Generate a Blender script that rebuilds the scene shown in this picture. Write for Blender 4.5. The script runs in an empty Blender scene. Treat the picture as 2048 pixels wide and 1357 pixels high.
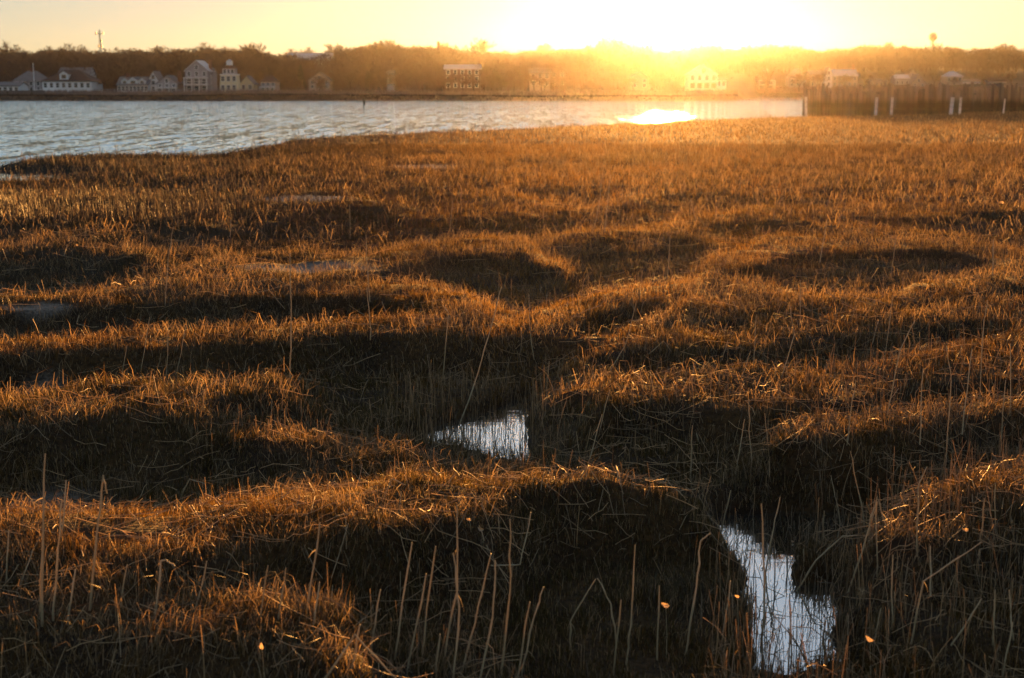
import bpy, math, random
import numpy as np
from mathutils import Vector

# ------------------------------------------------------------------ camera, light, exposure
S = bpy.context.scene
COL = S.collection
R = math.radians
random.seed(7)
rng = np.random.default_rng(7)

F = 2813.0            # focal length in pixels of a 2048 px wide frame
CAMZ = 2.0
PITCH = math.atan((678.5 - 185.0) / F)
cd = bpy.data.cameras.new('camera')
cam = bpy.data.objects.new('camera', cd)
COL.objects.link(cam)
cam.location = (0, 0, CAMZ)
cam.rotation_euler = (R(90) - PITCH, 0, 0)
cd.sensor_width = 36.0
cd.lens = 36.0 * F / 2048.0
cd.clip_start = 0.05
cd.clip_end = 6000
cd.dof.use_dof = True
cd.dof.focus_distance = 9.5
cd.dof.aperture_fstop = 4.0
S.camera = cam

SUN_EL = R(2.45)
SUN_AZ = math.atan((1310 - 1024) / F)      # clockwise from +Y
W = bpy.data.worlds.new('World')
S.world = W
W.use_nodes = True
nt = W.node_tree
bg = nt.nodes['Background']
sky = nt.nodes.new('ShaderNodeTexSky')
sky.sky_type = 'NISHITA'
sky.sun_disc = False
sky.sun_elevation = SUN_EL
sky.sun_rotation = SUN_AZ
sky.altitude = 0
sky.air_density = 0.85
sky.dust_density = 0.35
sky.ozone_density = 2.0
gam = nt.nodes.new('ShaderNodeGamma'); gam.inputs[1].default_value = 0.45     # softer range, as hazy evening air
nt.links.new(sky.outputs[0], gam.inputs[0]); nt.links.new(gam.outputs[0], bg.inputs[0])
bg.inputs[1].default_value = 0.066

sl = bpy.data.lights.new('sun', 'SUN')
sl.energy = 5.0
sl.angle = R(0.5)
sl.color = (1.0, 0.44, 0.10)
sun = bpy.data.objects.new('sun', sl)
COL.objects.link(sun)
sdir = Vector((math.sin(SUN_AZ) * math.cos(SUN_EL), math.cos(SUN_AZ) * math.cos(SUN_EL), math.sin(SUN_EL)))
sun.rotation_euler = sdir.to_track_quat('Z', 'Y').to_euler()

HAZE_DENSITY = 0.000027
HAZE_G = 0.905
S.view_settings.view_transform = 'Standard'
S.view_settings.look = 'None'
S.view_settings.gamma = 1.0
S.view_settings.exposure = 2.4
S.view_settings.use_curve_mapping = False
S.render.engine = 'CYCLES'
cy = S.cycles
cy.use_denoising = True
cy.max_bounces = 6
cy.diffuse_bounces = 3
cy.glossy_bounces = 3
cy.transmission_bounces = 3
cy.volume_bounces = 0
cy.transparent_max_bounces = 4
cy.caustics_reflective = False
cy.caustics_refractive = False
cy.sample_clamp_indirect = 6.0


# ------------------------------------------------------------------ helpers
def ray(x, y):
    a = (x - 1024.0) / F
    b = -(y - 678.5) / F
    cp, sp = math.cos(PITCH), math.sin(PITCH)
    return (a, cp + b * sp, -sp + b * cp)


def on_plane(x, y, z):
    d = ray(x, y)
    t = (z - CAMZ) / d[2]
    return (d[0] * t, d[1] * t)


def at_dist(x, y, Y):
    d = ray(x, y)
    t = Y / d[1]
    return (d[0] * t, Y, CAMZ + d[2] * t)


def tag(o, label=None, cat=None, group=None, kind=None):
    if label: o['label'] = label
    if cat: o['category'] = cat
    if group: o['group'] = group
    if kind: o['kind'] = kind
    return o


def link(name, me, parent=None):
    o = bpy.data.objects.new(name, me)
    COL.objects.link(o)
    if parent is not None: o.parent = parent
    return o


def empty(name, loc, rz=0):
    o = bpy.data.objects.new(name, None)
    COL.objects.link(o)
    o.location = loc
    o.rotation_euler = (0, 0, rz)
    o.empty_display_size = 0.1
    return o


class MB:
    """collects simple shapes into one mesh"""
    def __init__(s): s.v = []; s.f = []

    def add(s, vs, fs):
        b = len(s.v)
        s.v += [tuple(p) for p in vs]
        s.f += [tuple(i + b for i in f) for f in fs]
        return s

    def box(s, x0, x1, y0, y1, z0, z1):
        return s.add([(x0, y0, z0), (x1, y0, z0), (x1, y1, z0), (x0, y1, z0), (x0, y0, z1), (x1, y0, z1), (x1, y1, z1), (x0, y1, z1)],
                     [(3, 2, 1, 0), (4, 5, 6, 7), (0, 1, 5, 4), (1, 2, 6, 5), (2, 3, 7, 6), (3, 0, 4, 7)])

    def tube(s, pts, rad, n=6):
        b = []
        for i, p in enumerate(pts):
            p = Vector(p)
            q = Vector(pts[min(i + 1, len(pts) - 1)]) - Vector(pts[max(i - 1, 0)])
            q.normalize()
            a = q.cross(Vector((0.31, 1, 0.17))).normalized()
            c = q.cross(a)
            r = rad[i] if hasattr(rad, '__len__') else rad
            for k in range(n):
                t = 2 * math.pi * k / n
                b.append(p + (a * math.cos(t) + c * math.sin(t)) * r)
        fs = []
        for i in range(len(pts) - 1):
            for k in range(n):
                fs.append((i * n + k, i * n + (k + 1) % n, (i + 1) * n + (k + 1) % n, (i + 1) * n + k))
        fs.append(tuple(range(n - 1, -1, -1)))
        fs.append(tuple((len(pts) - 1) * n + k for k in range(n)))
        return s.add(b, fs)

    def mesh(s, name, mat):
        me = bpy.data.meshes.new(name)
        me.from_pydata(s.v, [], s.f)
        me.materials.append(mat)
        return me

    def build(s, name, mat, parent=None):
        return link(name, s.mesh(name, mat), parent)


def tri_mesh(name, V, T, mat, col=None, smooth=False):
    """fast triangle mesh from numpy arrays"""
    me = bpy.data.meshes.new(name)
    V = np.ascontiguousarray(V, dtype=np.float32); T = np.ascontiguousarray(T, dtype=np.int32)
    me.vertices.add(len(V)); me.vertices.foreach_set('co', V.ravel())
    k = T.shape[1]
    me.loops.add(T.size); me.loops.foreach_set('vertex_index', T.ravel())
    me.polygons.add(len(T)); me.polygons.foreach_set('loop_start', np.arange(0, T.size, k, dtype=np.int32))
    if smooth: me.polygons.foreach_set('use_smooth', np.ones(len(T), dtype=bool))
    me.update(calc_edges=True)
    me.materials.append(mat)
    if col is not None:
        a = me.attributes.new('Col', 'FLOAT_COLOR', 'POINT')
        c = np.ones((len(V), 4), dtype=np.float32); c[:, :3] = col
        a.data.foreach_set('color', c.ravel())
    return me


_tab = rng.random((256, 256))
def vnoise(x, y):
    xi = np.floor(x).astype(int); yi = np.floor(y).astype(int)
    fx = x - xi; fy = y - yi
    fx = fx * fx * (3 - 2 * fx); fy = fy * fy * (3 - 2 * fy)
    a = _tab[xi & 255, yi & 255]; b = _tab[(xi + 1) & 255, yi & 255]
    c = _tab[xi & 255, (yi + 1) & 255]; d = _tab[(xi + 1) & 255, (yi + 1) & 255]
    return (a * (1 - fx) + b * fx) * (1 - fy) + (c * (1 - fx) + d * fx) * fy - 0.5


def fbm(x, y, o=3):
    r = 0; a = 1.0
    for i in range(o):
        r = r + a * vnoise(x * 2 ** i + 17.3 * i, y * 2 ** i + 9.1 * i); a *= 0.5
    return r


# ------------------------------------------------------------------ materials
def mat_plain(name, col, rough=0.8, var=0.25, scale=3.0, bump=0.0, metal=0.0, col2=None):
    m = bpy.data.materials.new(name); m.use_nodes = True
    n = m.node_tree.nodes; l = m.node_tree.links
    b = n['Principled BSDF']
    b.inputs['Roughness'].default_value = rough
    b.inputs['Metallic'].default_value = metal
    tc = n.new('ShaderNodeTexCoord')
    no = n.new('ShaderNodeTexNoise'); no.inputs['Scale'].default_value = scale; no.inputs['Detail'].default_value = 6
    l.new(tc.outputs['Object'], no.inputs['Vector'])
    rp = n.new('ShaderNodeValToRGB')
    c2 = col2 or tuple(c * (1 - var) for c in col)
    rp.color_ramp.elements[0].position = 0.35; rp.color_ramp.elements[0].color = (*c2, 1)
    rp.color_ramp.elements[1].position = 0.65; rp.color_ramp.elements[1].color = (*col, 1)
    l.new(no.outputs['Fac'], rp.inputs['Fac'])
    l.new(rp.outputs['Color'], b.inputs['Base Color'])
    if bump:
        bp = n.new('ShaderNodeBump'); bp.inputs['Strength'].default_value = bump; bp.inputs['Distance'].default_value = 0.05
        l.new(no.outputs['Fac'], bp.inputs['Height']); l.new(bp.outputs['Normal'], b.inputs['Normal'])
    return m


def mat_leafy(name, trans=0.45, gloss=0.06, use_attr=True, col=(0.3, 0.2, 0.1), rough=0.45):
    m = bpy.data.materials.new(name); m.use_nodes = True
    n = m.node_tree.nodes; l = m.node_tree.links
    n.remove(n['Principled BSDF'])
    out = n['Material Output']
    d = n.new('ShaderNodeBsdfDiffuse'); t = n.new('ShaderNodeBsdfTranslucent'); g = n.new('ShaderNodeBsdfGlossy')
    g.inputs['Roughness'].default_value = rough
    m1 = n.new('ShaderNodeMixShader'); m1.inputs[0].default_value = trans
    m2 = n.new('ShaderNodeMixShader'); m2.inputs[0].default_value = gloss
    if use_attr:
        a = n.new('ShaderNodeAttribute'); a.attribute_name = 'Col'; src = a.outputs['Color']
    else:
        r = n.new('ShaderNodeObjectInfo'); mx = n.new('ShaderNodeValToRGB')
        mx.color_ramp.elements[0].color = (*[c * 0.65 for c in col], 1); mx.color_ramp.elements[1].color = (*col, 1)
        no = n.new('ShaderNodeTexNoise'); no.inputs['Scale'].default_value = 9
        l.new(no.outputs['Fac'], mx.inputs['Fac']); src = mx.outputs['Color']
    l.new(src, d.inputs['Color']); l.new(src, t.inputs['Color'])
    l.new(d.outputs[0], m1.inputs[1]); l.new(t.outputs[0], m1.inputs[2])
    l.new(m1.outputs[0], m2.inputs[1]); l.new(g.outputs[0], m2.inputs[2])
    l.new(m2.outputs[0], out.inputs['Surface'])
    return m


def mat_ground():
    m = bpy.data.materials.new('marsh_soil'); m.use_nodes = True
    n = m.node_tree.nodes; l = m.node_tree.links
    b = n['Principled BSDF']
    tc = n.new('ShaderNodeTexCoord')
    n1 = n.new('ShaderNodeTexNoise'); n1.inputs['Scale'].default_value = 1.6; n1.inputs['Detail'].default_value = 9
    n2 = n.new('ShaderNodeTexNoise'); n2.inputs['Scale'].default_value = 28; n2.inputs['Detail'].default_value = 8
    l.new(tc.outputs['Object'], n1.inputs['Vector']); l.new(tc.outputs['Object'], n2.inputs['Vector'])
    r1 = n.new('ShaderNodeValToRGB')
    e = r1.color_ramp.elements
    e[0].position = 0.3; e[0].color = (0.028, 0.014, 0.006, 1)
    e[1].position = 0.7; e[1].color = (0.09, 0.048, 0.016, 1)
    l.new(n1.outputs['Fac'], r1.inputs['Fac'])
    r2 = n.new('ShaderNodeValToRGB')
    e = r2.color_ramp.elements
    e[0].position = 0.35; e[0].color = (0.35, 0.35, 0.35, 1); e[1].position = 0.65; e[1].color = (1, 1, 1, 1)
    l.new(n2.outputs['Fac'], r2.inputs['Fac'])
    mx = n.new('ShaderNodeMix'); mx.data_type = 'RGBA'; mx.blend_type = 'MULTIPLY'; mx.inputs['Factor'].default_value = 1.0
    l.new(r1.outputs['Color'], mx.inputs['A']); l.new(r2.outputs['Color'], mx.inputs['B'])
    # bare mud (attribute) is greyer and smoother
    at = n.new('ShaderNodeAttribute'); at.attribute_name = 'Col'
    sp = n.new('ShaderNodeSeparateColor'); l.new(at.outputs['Color'], sp.inputs[0])
    mx2 = n.new('ShaderNodeMix'); mx2.data_type = 'RGBA'
    l.new(sp.outputs[0], mx2.inputs['Factor']); l.new(mx.outputs['Result'], mx2.inputs['A'])
    mud = n.new('ShaderNodeValToRGB'); e = mud.color_ramp.elements
    e[0].position = 0.38; e[0].color = (0.035, 0.026, 0.018, 1); e[1].position = 0.62; e[1].color = (0.12, 0.092, 0.07, 1)
    l.new(n2.outputs['Fac'], mud.inputs['Fac']); l.new(mud.outputs['Color'], mx2.inputs['B'])
    l.new(mx2.outputs['Result'], b.inputs['Base Color'])
    mr = n.new('ShaderNodeMapRange'); mr.inputs['To Min'].default_value = 0.95; mr.inputs['To Max'].default_value = 0.5
    l.new(sp.outputs[0], mr.inputs['Value']); l.new(mr.outputs[0], b.inputs['Roughness'])
    b.inputs['Specular IOR Level'].default_value = 0.25
    bp = n.new('ShaderNodeBump'); bp.inputs['Strength'].default_value = 0.8; bp.inputs['Distance'].default_value = 0.03
    l.new(n2.outputs['Fac'], bp.inputs['Height']); l.new(bp.outputs['Normal'], b.inputs['Normal'])
    return m


def mat_water(name, waves):
    m = bpy.data.materials.new(name); m.use_nodes = True
    n = m.node_tree.nodes; l = m.node_tree.links
    b = n['Principled BSDF']
    b.inputs['Base Color'].default_value = (0.012, 0.018, 0.02, 1)
    b.inputs['IOR'].default_value = 1.33
    g = n.new('ShaderNodeNewGeometry')
    prev = None
    # wave slopes straight from noise, so that they hold at any distance
    for sx, sy, k, det in waves['layers']:
        mp = n.new('ShaderNodeMapping'); mp.inputs['Scale'].default_value = (sx, sy, 1)
        mp.inputs['Rotation'].default_value = (0, 0, 0.06)
        l.new(g.outputs['Position'], mp.inputs['Vector'])
        no = n.new('ShaderNodeTexNoise'); no.inputs['Scale'].default_value = 1; no.inputs['Detail'].default_value = det
        no.inputs['Roughness'].default_value = 0.55
        l.new(mp.outputs[0], no.inputs['Vector'])
        sb = n.new('ShaderNodeVectorMath'); sb.operation = 'SUBTRACT'; sb.inputs[1].default_value = (0.5, 0.5, 0.5)
        l.new(no.outputs['Color'], sb.inputs[0])
        ml = n.new('ShaderNodeVectorMath'); ml.operation = 'MULTIPLY'; ml.inputs[1].default_value = (k, k, 0)
        l.new(sb.outputs[0], ml.inputs[0])
        ad = n.new('ShaderNodeVectorMath'); ad.operation = 'ADD'
        l.new(ml.outputs[0], ad.inputs[0])
        if prev: l.new(prev.outputs[0], ad.inputs[1])
        else: ad.inputs[1].default_value = (0, 0, 1)
        prev = ad
    nn = n.new('ShaderNodeVectorMath'); nn.operation = 'NORMALIZE'
    l.new(prev.outputs[0], nn.inputs[0])
    l.new(nn.outputs[0], b.inputs['Normal'])
    b.inputs['Roughness'].default_value = waves['rough']
    gl = n.new('ShaderNodeBsdfGlossy'); gl.inputs['Roughness'].default_value = waves['rough']
    gl.inputs['Color'].default_value = (*waves['tint'], 1)
    l.new(nn.outputs[0], gl.inputs['Normal'])
    mx = n.new('ShaderNodeMixShader'); mx.inputs[0].default_value = waves['metal']
    l.new(b.outputs[0], mx.inputs[1]); l.new(gl.outputs[0], mx.inputs[2])
    l.new(mx.outputs[0], n['Material Output'].inputs['Surface'])
    return m


M = {}
M['soil'] = mat_ground()
M['grass'] = mat_leafy('grass_blades', 0.5, 0.05)
M['straw'] = mat_leafy('dry_straw', 0.3, 0.08)
M['leaf'] = mat_leafy('dry_leaf', 0.6, 0.10, False, (0.62, 0.42, 0.22), 0.3)
M['bay'] = mat_water('bay_water', dict(layers=[(0.5, 0.04, 0.6, 3), (1.5, 0.16, 1.2, 3), (4.5, 0.9, 1.3, 2)], rough=0.08, metal=0.95, tint=(0.88, 0.98, 1.0)))
M['creek'] = mat_water('creek_water', dict(layers=[(3.0, 16.0, 0.07, 3), (0.8, 2.0, 0.03, 2)], rough=0.02, metal=0.95, tint=(0.86, 0.93, 1.0)))
M['bark'] = mat_plain('bare_twigs', (0.14, 0.085, 0.06), 0.9, 0.4, 0.4)
M['bark2'] = mat_plain('trunk_bark', (0.10, 0.07, 0.05), 0.95, 0.4, 2)
M['evergreen'] = mat_plain('evergreen_needles', (0.035, 0.04, 0.02), 0.9, 0.5, 1.0)
M['land'] = mat_plain('shore_land', (0.11, 0.075, 0.05), 0.95, 0.5, 0.06)
M['bankmud'] = mat_plain('shore_bank', (0.05, 0.03, 0.018), 0.95, 0.4, 0.5)
M['reed_far'] = mat_plain('shore_reeds', (0.30, 0.22, 0.19), 0.95, 0.35, 0.25)
M['white'] = mat_plain('white_siding', (0.78, 0.78, 0.80), 0.6, 0.1, 0.6)
M['grey'] = mat_plain('grey_shingle_wall', (0.36, 0.34, 0.36), 0.8, 0.2, 1.2)
M['cream'] = mat_plain('cream_siding', (0.66, 0.60, 0.42), 0.7, 0.12, 0.8)
M['brown'] = mat_plain('brown_shingle_wall', (0.20, 0.14, 0.11), 0.85, 0.2, 0.8)
M['tan'] = mat_plain('tan_siding', (0.45, 0.38, 0.33), 0.8, 0.15, 0.8)
M['roof_brown'] = mat_plain('brown_roof', (0.085, 0.045, 0.035), 0.85, 0.3, 2)
M['roof_grey'] = mat_plain('grey_roof', (0.20, 0.18, 0.185), 0.85, 0.25, 2)
M['roof_pale'] = mat_plain('pale_roof', (0.50, 0.50, 0.54), 0.5, 0.12, 2)
M['glass'] = mat_plain('window_glass', (0.04, 0.045, 0.055), 0.08, 0.3, 0.3)
M['trim'] = mat_plain('white_trim', (0.80, 0.80, 0.82), 0.5, 0.08, 1)
M['brick'] = mat_plain('chimney_brick', (0.22, 0.10, 0.07), 0.9, 0.3, 3)
M['stone'] = mat_plain('sea_wall_stone', (0.20, 0.17, 0.165), 0.9, 0.5, 1.2)
M['steel'] = mat_plain('grey_steel', (0.10, 0.10, 0.11), 0.5, 0.2, 1, metal=0.3)
M['tank'] = mat_plain('water_tank_paint', (0.22, 0.21, 0.25), 0.6, 0.1, 0.5)
M['marker'] = mat_plain('weathered_white_paint', (0.80, 0.78, 0.80), 0.6, 0.3, 6)
M['darkwood'] = mat_plain('dark_wet_wood', (0.06, 0.05, 0.025), 0.8, 0.4, 5)


def mat_pile():
    m = bpy.data.materials.new('weathered_pile_wood'); m.use_nodes = True
    n = m.node_tree.nodes; l = m.node_tree.links
    b = n['Principled BSDF']; b.inputs['Roughness'].default_value = 0.85
    g = n.new('ShaderNodeNewGeometry'); s = n.new('ShaderNodeSeparateXYZ'); l.new(g.outputs['Position'], s.inputs[0])
    no = n.new('ShaderNodeTexNoise'); no.inputs['Scale'].default_value = 1.3; no.inputs['Detail'].default_value = 5
    mp = n.new('ShaderNodeMapping'); mp.inputs['Scale'].default_value = (4, 4, 0.5)
    l.new(g.outputs['Position'], mp.inputs['Vector']); l.new(mp.outputs[0], no.inputs['Vector'])
    ma = n.new('ShaderNodeMath'); ma.operation = 'MULTIPLY_ADD'; ma.inputs[1].default_value = 1.2; 
    l.new(no.outputs['Fac'], ma.inputs[0]); l.new(s.outputs['Z'], ma.inputs[2])
    rp = n.new('ShaderNodeValToRGB')                       # tide stain: dark weed below the high-water line
    mr = n.new('ShaderNodeMapRange'); mr.inputs['From Min'].default_value = 1.45; mr.inputs['From Max'].default_value = 2.1
    l.new(ma.outputs[0], mr.inputs['Value']); l.new(mr.outputs[0], rp.inputs['Fac'])
    rp.color_ramp.elements[0].color = (0.035, 0.028, 0.012, 1); rp.color_ramp.elements[1].color = (0.26, 0.20, 0.155, 1)
    oi = n.new('ShaderNodeObjectInfo')
    mr2 = n.new('ShaderNodeMapRange'); mr2.inputs['To Min'].default_value = 0.35; mr2.inputs['To Max'].default_value = 1.3
    l.new(oi.outputs['Random'], mr2.inputs['Value'])
    mx = n.new('ShaderNodeMix'); mx.data_type = 'RGBA'; mx.blend_type = 'MULTIPLY'; mx.inputs['Factor'].default_value = 1.0
    l.new(rp.outputs['Color'], mx.inputs['A']); l.new(mr2.outputs[0], mx.inputs['B'])
    l.new(mx.outputs['Result'], b.inputs['Base Color'])
    return m
M['pile'] = mat_pile()

WATER = -0.35

# ------------------------------------------------------------------ marsh terrain
def interp_img(pts, z):
    """image crest line -> (u, Y) arrays on the plane z, sorted by u = X/Y"""
    w = [on_plane(x, y, z) for x, y in pts]
    u = np.array([a / b for a, b in w]); Y = np.array([b for a, b in w])
    i = np.argsort(u)
    return u[i], Y[i]


# (crest points seen in the photograph, crest height, front width, back width)  -- metres
RIDGES = [
    ([(-500, 1180), (-100, 1190), (150, 1205), (350, 1225), (560, 1265), (690, 1310), (760, 1400)], -0.02, 0.5, 0.45),
    ([(-500, 1045), (0, 1050), (300, 1052), (600, 1022), (850, 992), (1100, 985), (1280, 1010), (1400, 1062)], 0.06, 0.45, 0.50),
    ([(-500, 880), (-100, 862), (100, 842), (300, 822), (430, 842)], -0.02, 0.50, 0.42),
    ([(400, 845), (500, 872), (600, 890), (850, 900)], -0.10, 0.45, 0.35),
    ([(830, 905), (930, 940), (1050, 965), (1150, 975), (1260, 995)], -0.19, 0.4, 0.3),
    ([(-500, 830), (-100, 806), (0, 797), (300, 768), (600, 743), (750, 720), (830, 708)], 0.09, 0.50, 0.60),
    ([(780, 722), (900, 715), (1000, 715), (1070, 735)], -0.05, 0.5, 0.6),
    ([(-500, 700), (0, 680), (200, 668), (450, 655), (600, 650), (900, 640), (1000, 655), (1080, 690)], 0.08, 0.6, 0.7),
    ([(-500, 610), (-50, 600), (100, 588), (300, 575), (500, 562), (700, 563), (850, 580), (980, 612)], 0.08, 0.8, 0.9),
    ([(330, 555), (420, 530), (500, 518), (620, 513), (740, 512), (800, 490), (900, 474), (1040, 467), (1090, 500)], 0.16, 0.9, 1.0),
    ([(-400, 520), (0, 500), (120, 492), (300, 500)], 0.02, 1.0, 1.5),
    ([(-400, 465), (0, 455), (200, 448), (420, 458)], 0.02, 1.2, 1.5),
    ([(430, 415), (500, 392), (600, 379), (700, 382), (790, 400)], 0.16, 1.2, 1.5),
    ([(470, 345), (520, 326), (600, 320), (760, 324), (800, 335)], 0.15, 1.6, 2.5),
    ([(740, 340), (790, 325), (850, 321), (915, 327), (980, 350)], 0.10, 1.6, 2.5),
    ([(770, 300), (860, 292), (960, 296)], 0.10, 2, 3),
    ([(880, 355), (960, 322), (1060, 302), (1180, 296), (1320, 292)], 0.15, 2.0, 3.0),
    ([(960, 400), (1020, 362), (1100, 350), (1220, 350), (1330, 360)], 0.15, 1.8, 2.0),
    ([(1190, 415), (1240, 385), (1350, 368), (1600, 352), (2000, 340), (2400, 335)], 0.16, 1.6, 2.4),
    ([(1300, 460), (1420, 425), (1600, 410), (1850, 405), (2400, 400)], 0.14, 1.3, 1.6),
    ([(1400, 545), (1440, 512), (1540, 480), (1680, 460), (1850, 462), (2048, 492), (2400, 520)], 0.17, 1.0, 1.3),
    ([(1060, 625), (1180, 603), (1280, 573), (1380, 558), (1500, 563), (1620, 590)], 0.10, 0.8, 0.8),
    ([(1230, 670), (1330, 628), (1480, 598), (1620, 588), (1760, 590), (1900, 560), (2100, 540), (2500, 530)], 0.10, 0.7, 0.8),
    ([(1060, 700), (1150, 675), (1400, 668), (1600, 655), (1760, 630), (1950, 610), (2400, 600)], 0.08, 0.6, 0.7),
    ([(1066, 790), (1110, 765), (1250, 748), (1450, 752), (1620, 750), (1800, 720), (2000, 690), (2500, 660)], 0.14, 0.65, 0.85),
    ([(1560, 860), (1700, 850), (1850, 820), (2048, 800), (2500, 790)], 0.04, 0.5, 0.5),
    ([(1750, 1085), (1830, 1055), (1930, 1000), (2048, 955), (2400, 900)], 0.05, 0.4, 0.6),
    ([(1700, 1180), (1760, 1120), (1900, 1095), (2100, 1080), (2500, 1080)], -0.04, 0.4, 0.4),
    ([(1500, 1340), (1650, 1320), (1900, 1250), (2200, 1230), (2600, 1230)], -0.12, 0.3, 0.35),
    ([(900, 430), (1100, 415), (1250, 430)], 0.05, 1.2, 1.6),
    ([(1100, 470), (1300, 460), (1420, 480)], 0.05, 1.0, 1.2),
]
RD = []
for pts, h, wf, wb in RIDGES:
    u, Y = interp_img(pts, h)
    RD.append((u, Y, h, wf, wb))

# open water edge of the marsh, distance as a function of u
SH = [(-1400, 345), (-300, 330), (0, 317), (70, 306), (160, 300), (300, 297), (430, 299), (510, 291), (590, 278), (700, 271), (900, 262), (1050, 256),
      (1200, 250), (1350, 243), (1500, 236.5), (1620, 233), (1750, 231.5), (1860, 229), (1960, 225), (2048, 223), (2300, 221), (3400, 221)]
shu, shY = interp_img(SH, 0.0)


def poly_world(pts, z=WATER):
    return np.array([on_plane(x, y, z) for x, y in pts])


PONDS = [
    (poly_world([(790, 892), (830, 868), (880, 848), (960, 825), (1020, 800), (1066, 792), (1064, 870), (1062, 935), (985, 925), (900, 905)]), 1.3),
    (poly_world([(1430, 1030), (1600, 1018), (1780, 1030), (1850, 1050), (1760, 1078), (1690, 1105), (1640, 1128), (1600, 1133), (1600, 1156), (1665, 1166), (1690, 1230), (1690, 1330), (1600, 1352), (1500, 1345),
                 (1478, 1300), (1505, 1225), (1480, 1160), (1440, 1095)]), 1.4),
    (poly_world([(-300, 345), (-100, 342), (60, 343), (160, 347), (200, 352), (120, 364), (0, 368), (-300, 372)]), 0.25),
]
# deep shaded gully in the near centre
GULLY = (poly_world([(1130, 1130), (1300, 1110), (1440, 1120), (1470, 1200), (1430, 1330), (1300, 1420), (1100, 1420), (1000, 1250)], -0.30), 0.9)


def poly_sd(P, X, Y):
    d2 = np.full(X.shape, 1e9); inside = np.zeros(X.shape, bool)
    n = len(P)
    for i in range(n):
        ax, ay = P[i]; bx, by = P[(i + 1) % n]
        ex, ey = bx - ax, by - ay
        t = np.clip(((X - ax) * ex + (Y - ay) * ey) / (ex * ex + ey * ey), 0, 1)
        d2 = np.minimum(d2, (X - ax - t * ex) ** 2 + (Y - ay - t * ey) ** 2)
        c = ((ay > Y) != (by > Y)) & (X < (bx - ax) * (Y - ay) / (by - ay + 1e-12) + ax)
        inside ^= c
    d = np.sqrt(d2)
    return np.where(inside, -d, d)


LOWS = [(poly_world([(-600, 352), (230, 352), (330, 375), (300, 400), (-600, 405)], -0.22), 0.08, -0.25),
        (poly_world([(1480, 1290), (1680, 1290), (1690, 1420), (1470, 1420)], -0.33), 0.5, -0.31),
        (poly_world([(700, 742), (1070, 742), (1070, 810), (850, 850), (700, 840)], -0.2), 0.5, -0.27),
        (poly_world([(760, 872), (1068, 890), (1075, 970), (960, 965), (840, 940), (760, 915)], -0.3), 0.7, -0.29)]


def height(X, Y):
    Yc = np.maximum(Y, 0.5)
    u = X / Yc
    base = -0.24 + 0.17 * np.clip((Y - 9) / 22, 0, 1) + 0.05 * np.clip((Y - 30) / 50, 0, 1)
    base = base + 0.04 * np.clip((u * Y - 1.0) / 3, 0, 1)
    acc = np.zeros_like(X)
    wob = 1 + 0.9 * vnoise(X * 1.1, Y * 0.7)
    for ru, rY, h, wf, wb in RD:
        h = h - (0.0 if rY.mean() < 18 else 0.28 if ru.mean() > 0 else 0.08) * (h + 0.22); wb = wb * 1.25
        yc = np.interp(u, ru, rY)
        k = 0.035
        e = np.clip((u - ru[0] + k) / (1.6 * k), 0, 1) * np.clip((ru[-1] - u + k) / (1.6 * k), 0, 1)
        e = e * e * (3 - 2 * e)
        d = Y - yc + 0.40 * wf * fbm(X * 1.7, Y * 0.5 + h * 50, 2)
        w = np.where(d < 0, wf, wb) * wob
        c = (h - base) * np.exp(-np.abs(d / w) ** 2.4) * e
        acc = np.maximum(acc, c) + 0.25 * np.minimum(acc, c)
    z = base + np.minimum(acc, 0.36)
    lump = 0.085 * fbm(X * 1.3 + 31, Y * 1.9, 2) + 0.06 * fbm(X * 3.0, Y * 3.4, 3) + 0.03 * fbm(X * 9, Y * 9, 2) * np.clip(1 - Y / 30, 0, 1)
    z = z + lump + 0.03 * fbm(X * 0.5, Y * 0.25 + 4, 2) * np.clip((Y - 20) / 20, 0, 1) * 2
    # small irregular hummocks and cuts between the larger banks
    z = z + 0.13 * np.maximum(fbm(X * 0.75 + 60, Y * 0.55 + 20, 3), -0.35) * np.clip((Y - 13) / 5, 0, 1) * np.clip((0.12 - u) / 0.2, 0.35, 1) * np.clip((60 - Y) / 20, 0.2, 1)
    wig = 0.05 * fbm(X * 4.1, Y * 4.1, 3)
    for P, sl_, cap in LOWS:
        sd = poly_sd(P, X, Y) + wig
        z = np.minimum(z, cap + 0.4 * lump + np.clip(sd, 0, 3) * sl_)
    for P, sl_ in PONDS:
        sd = poly_sd(P, X, Y) + wig * 2
        z = np.minimum(z, WATER + 0.02 + np.clip(sd * sl_, -0.12, 3))
    sd = poly_sd(GULLY[0], X, Y) + wig
    z = np.minimum(z, -0.33 + np.clip(sd * GULLY[1], 0, 3))
    # spit beyond the left inlet is low; shoreline
    D = np.interp(u, shu, shY)
    s = D - Y + 0.6 * fbm(X * 0.35, Y * 0.35, 2)
    low = np.clip((u + 0.22) / 0.06, 0, 1)
    edge = WATER - 0.6 + np.clip((s + 1.2) * 0.45, 0, 3)
    z = np.minimum(z, edge)
    ls = (1 - low) * np.clip((Y - 36) / 3, 0, 1)
    z = z * (1 - ls) + np.minimum(z, -0.2 + lump * 0.5) * ls
    return z


BARE = [((620, 517), 150, 9), ((55, 592), 90, 9), ((610, 385), 110, 7), ((850, 325), 75, 5), ((90, 700), 60, 18), ((100, 880), 120, 30)]
BW = []
for (x, y), rx, ry in BARE:
    cx, cy_ = on_plane(x, y, 0.1)
    x1, _ = on_plane(x + rx, y, 0.1)
    _, y0 = on_plane(x, y + ry, 0.1); _, y1 = on_plane(x, y - ry, 0.1)
    BW.append((cx, cy_, x1 - cx, (y1 - y0) / 2))


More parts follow.
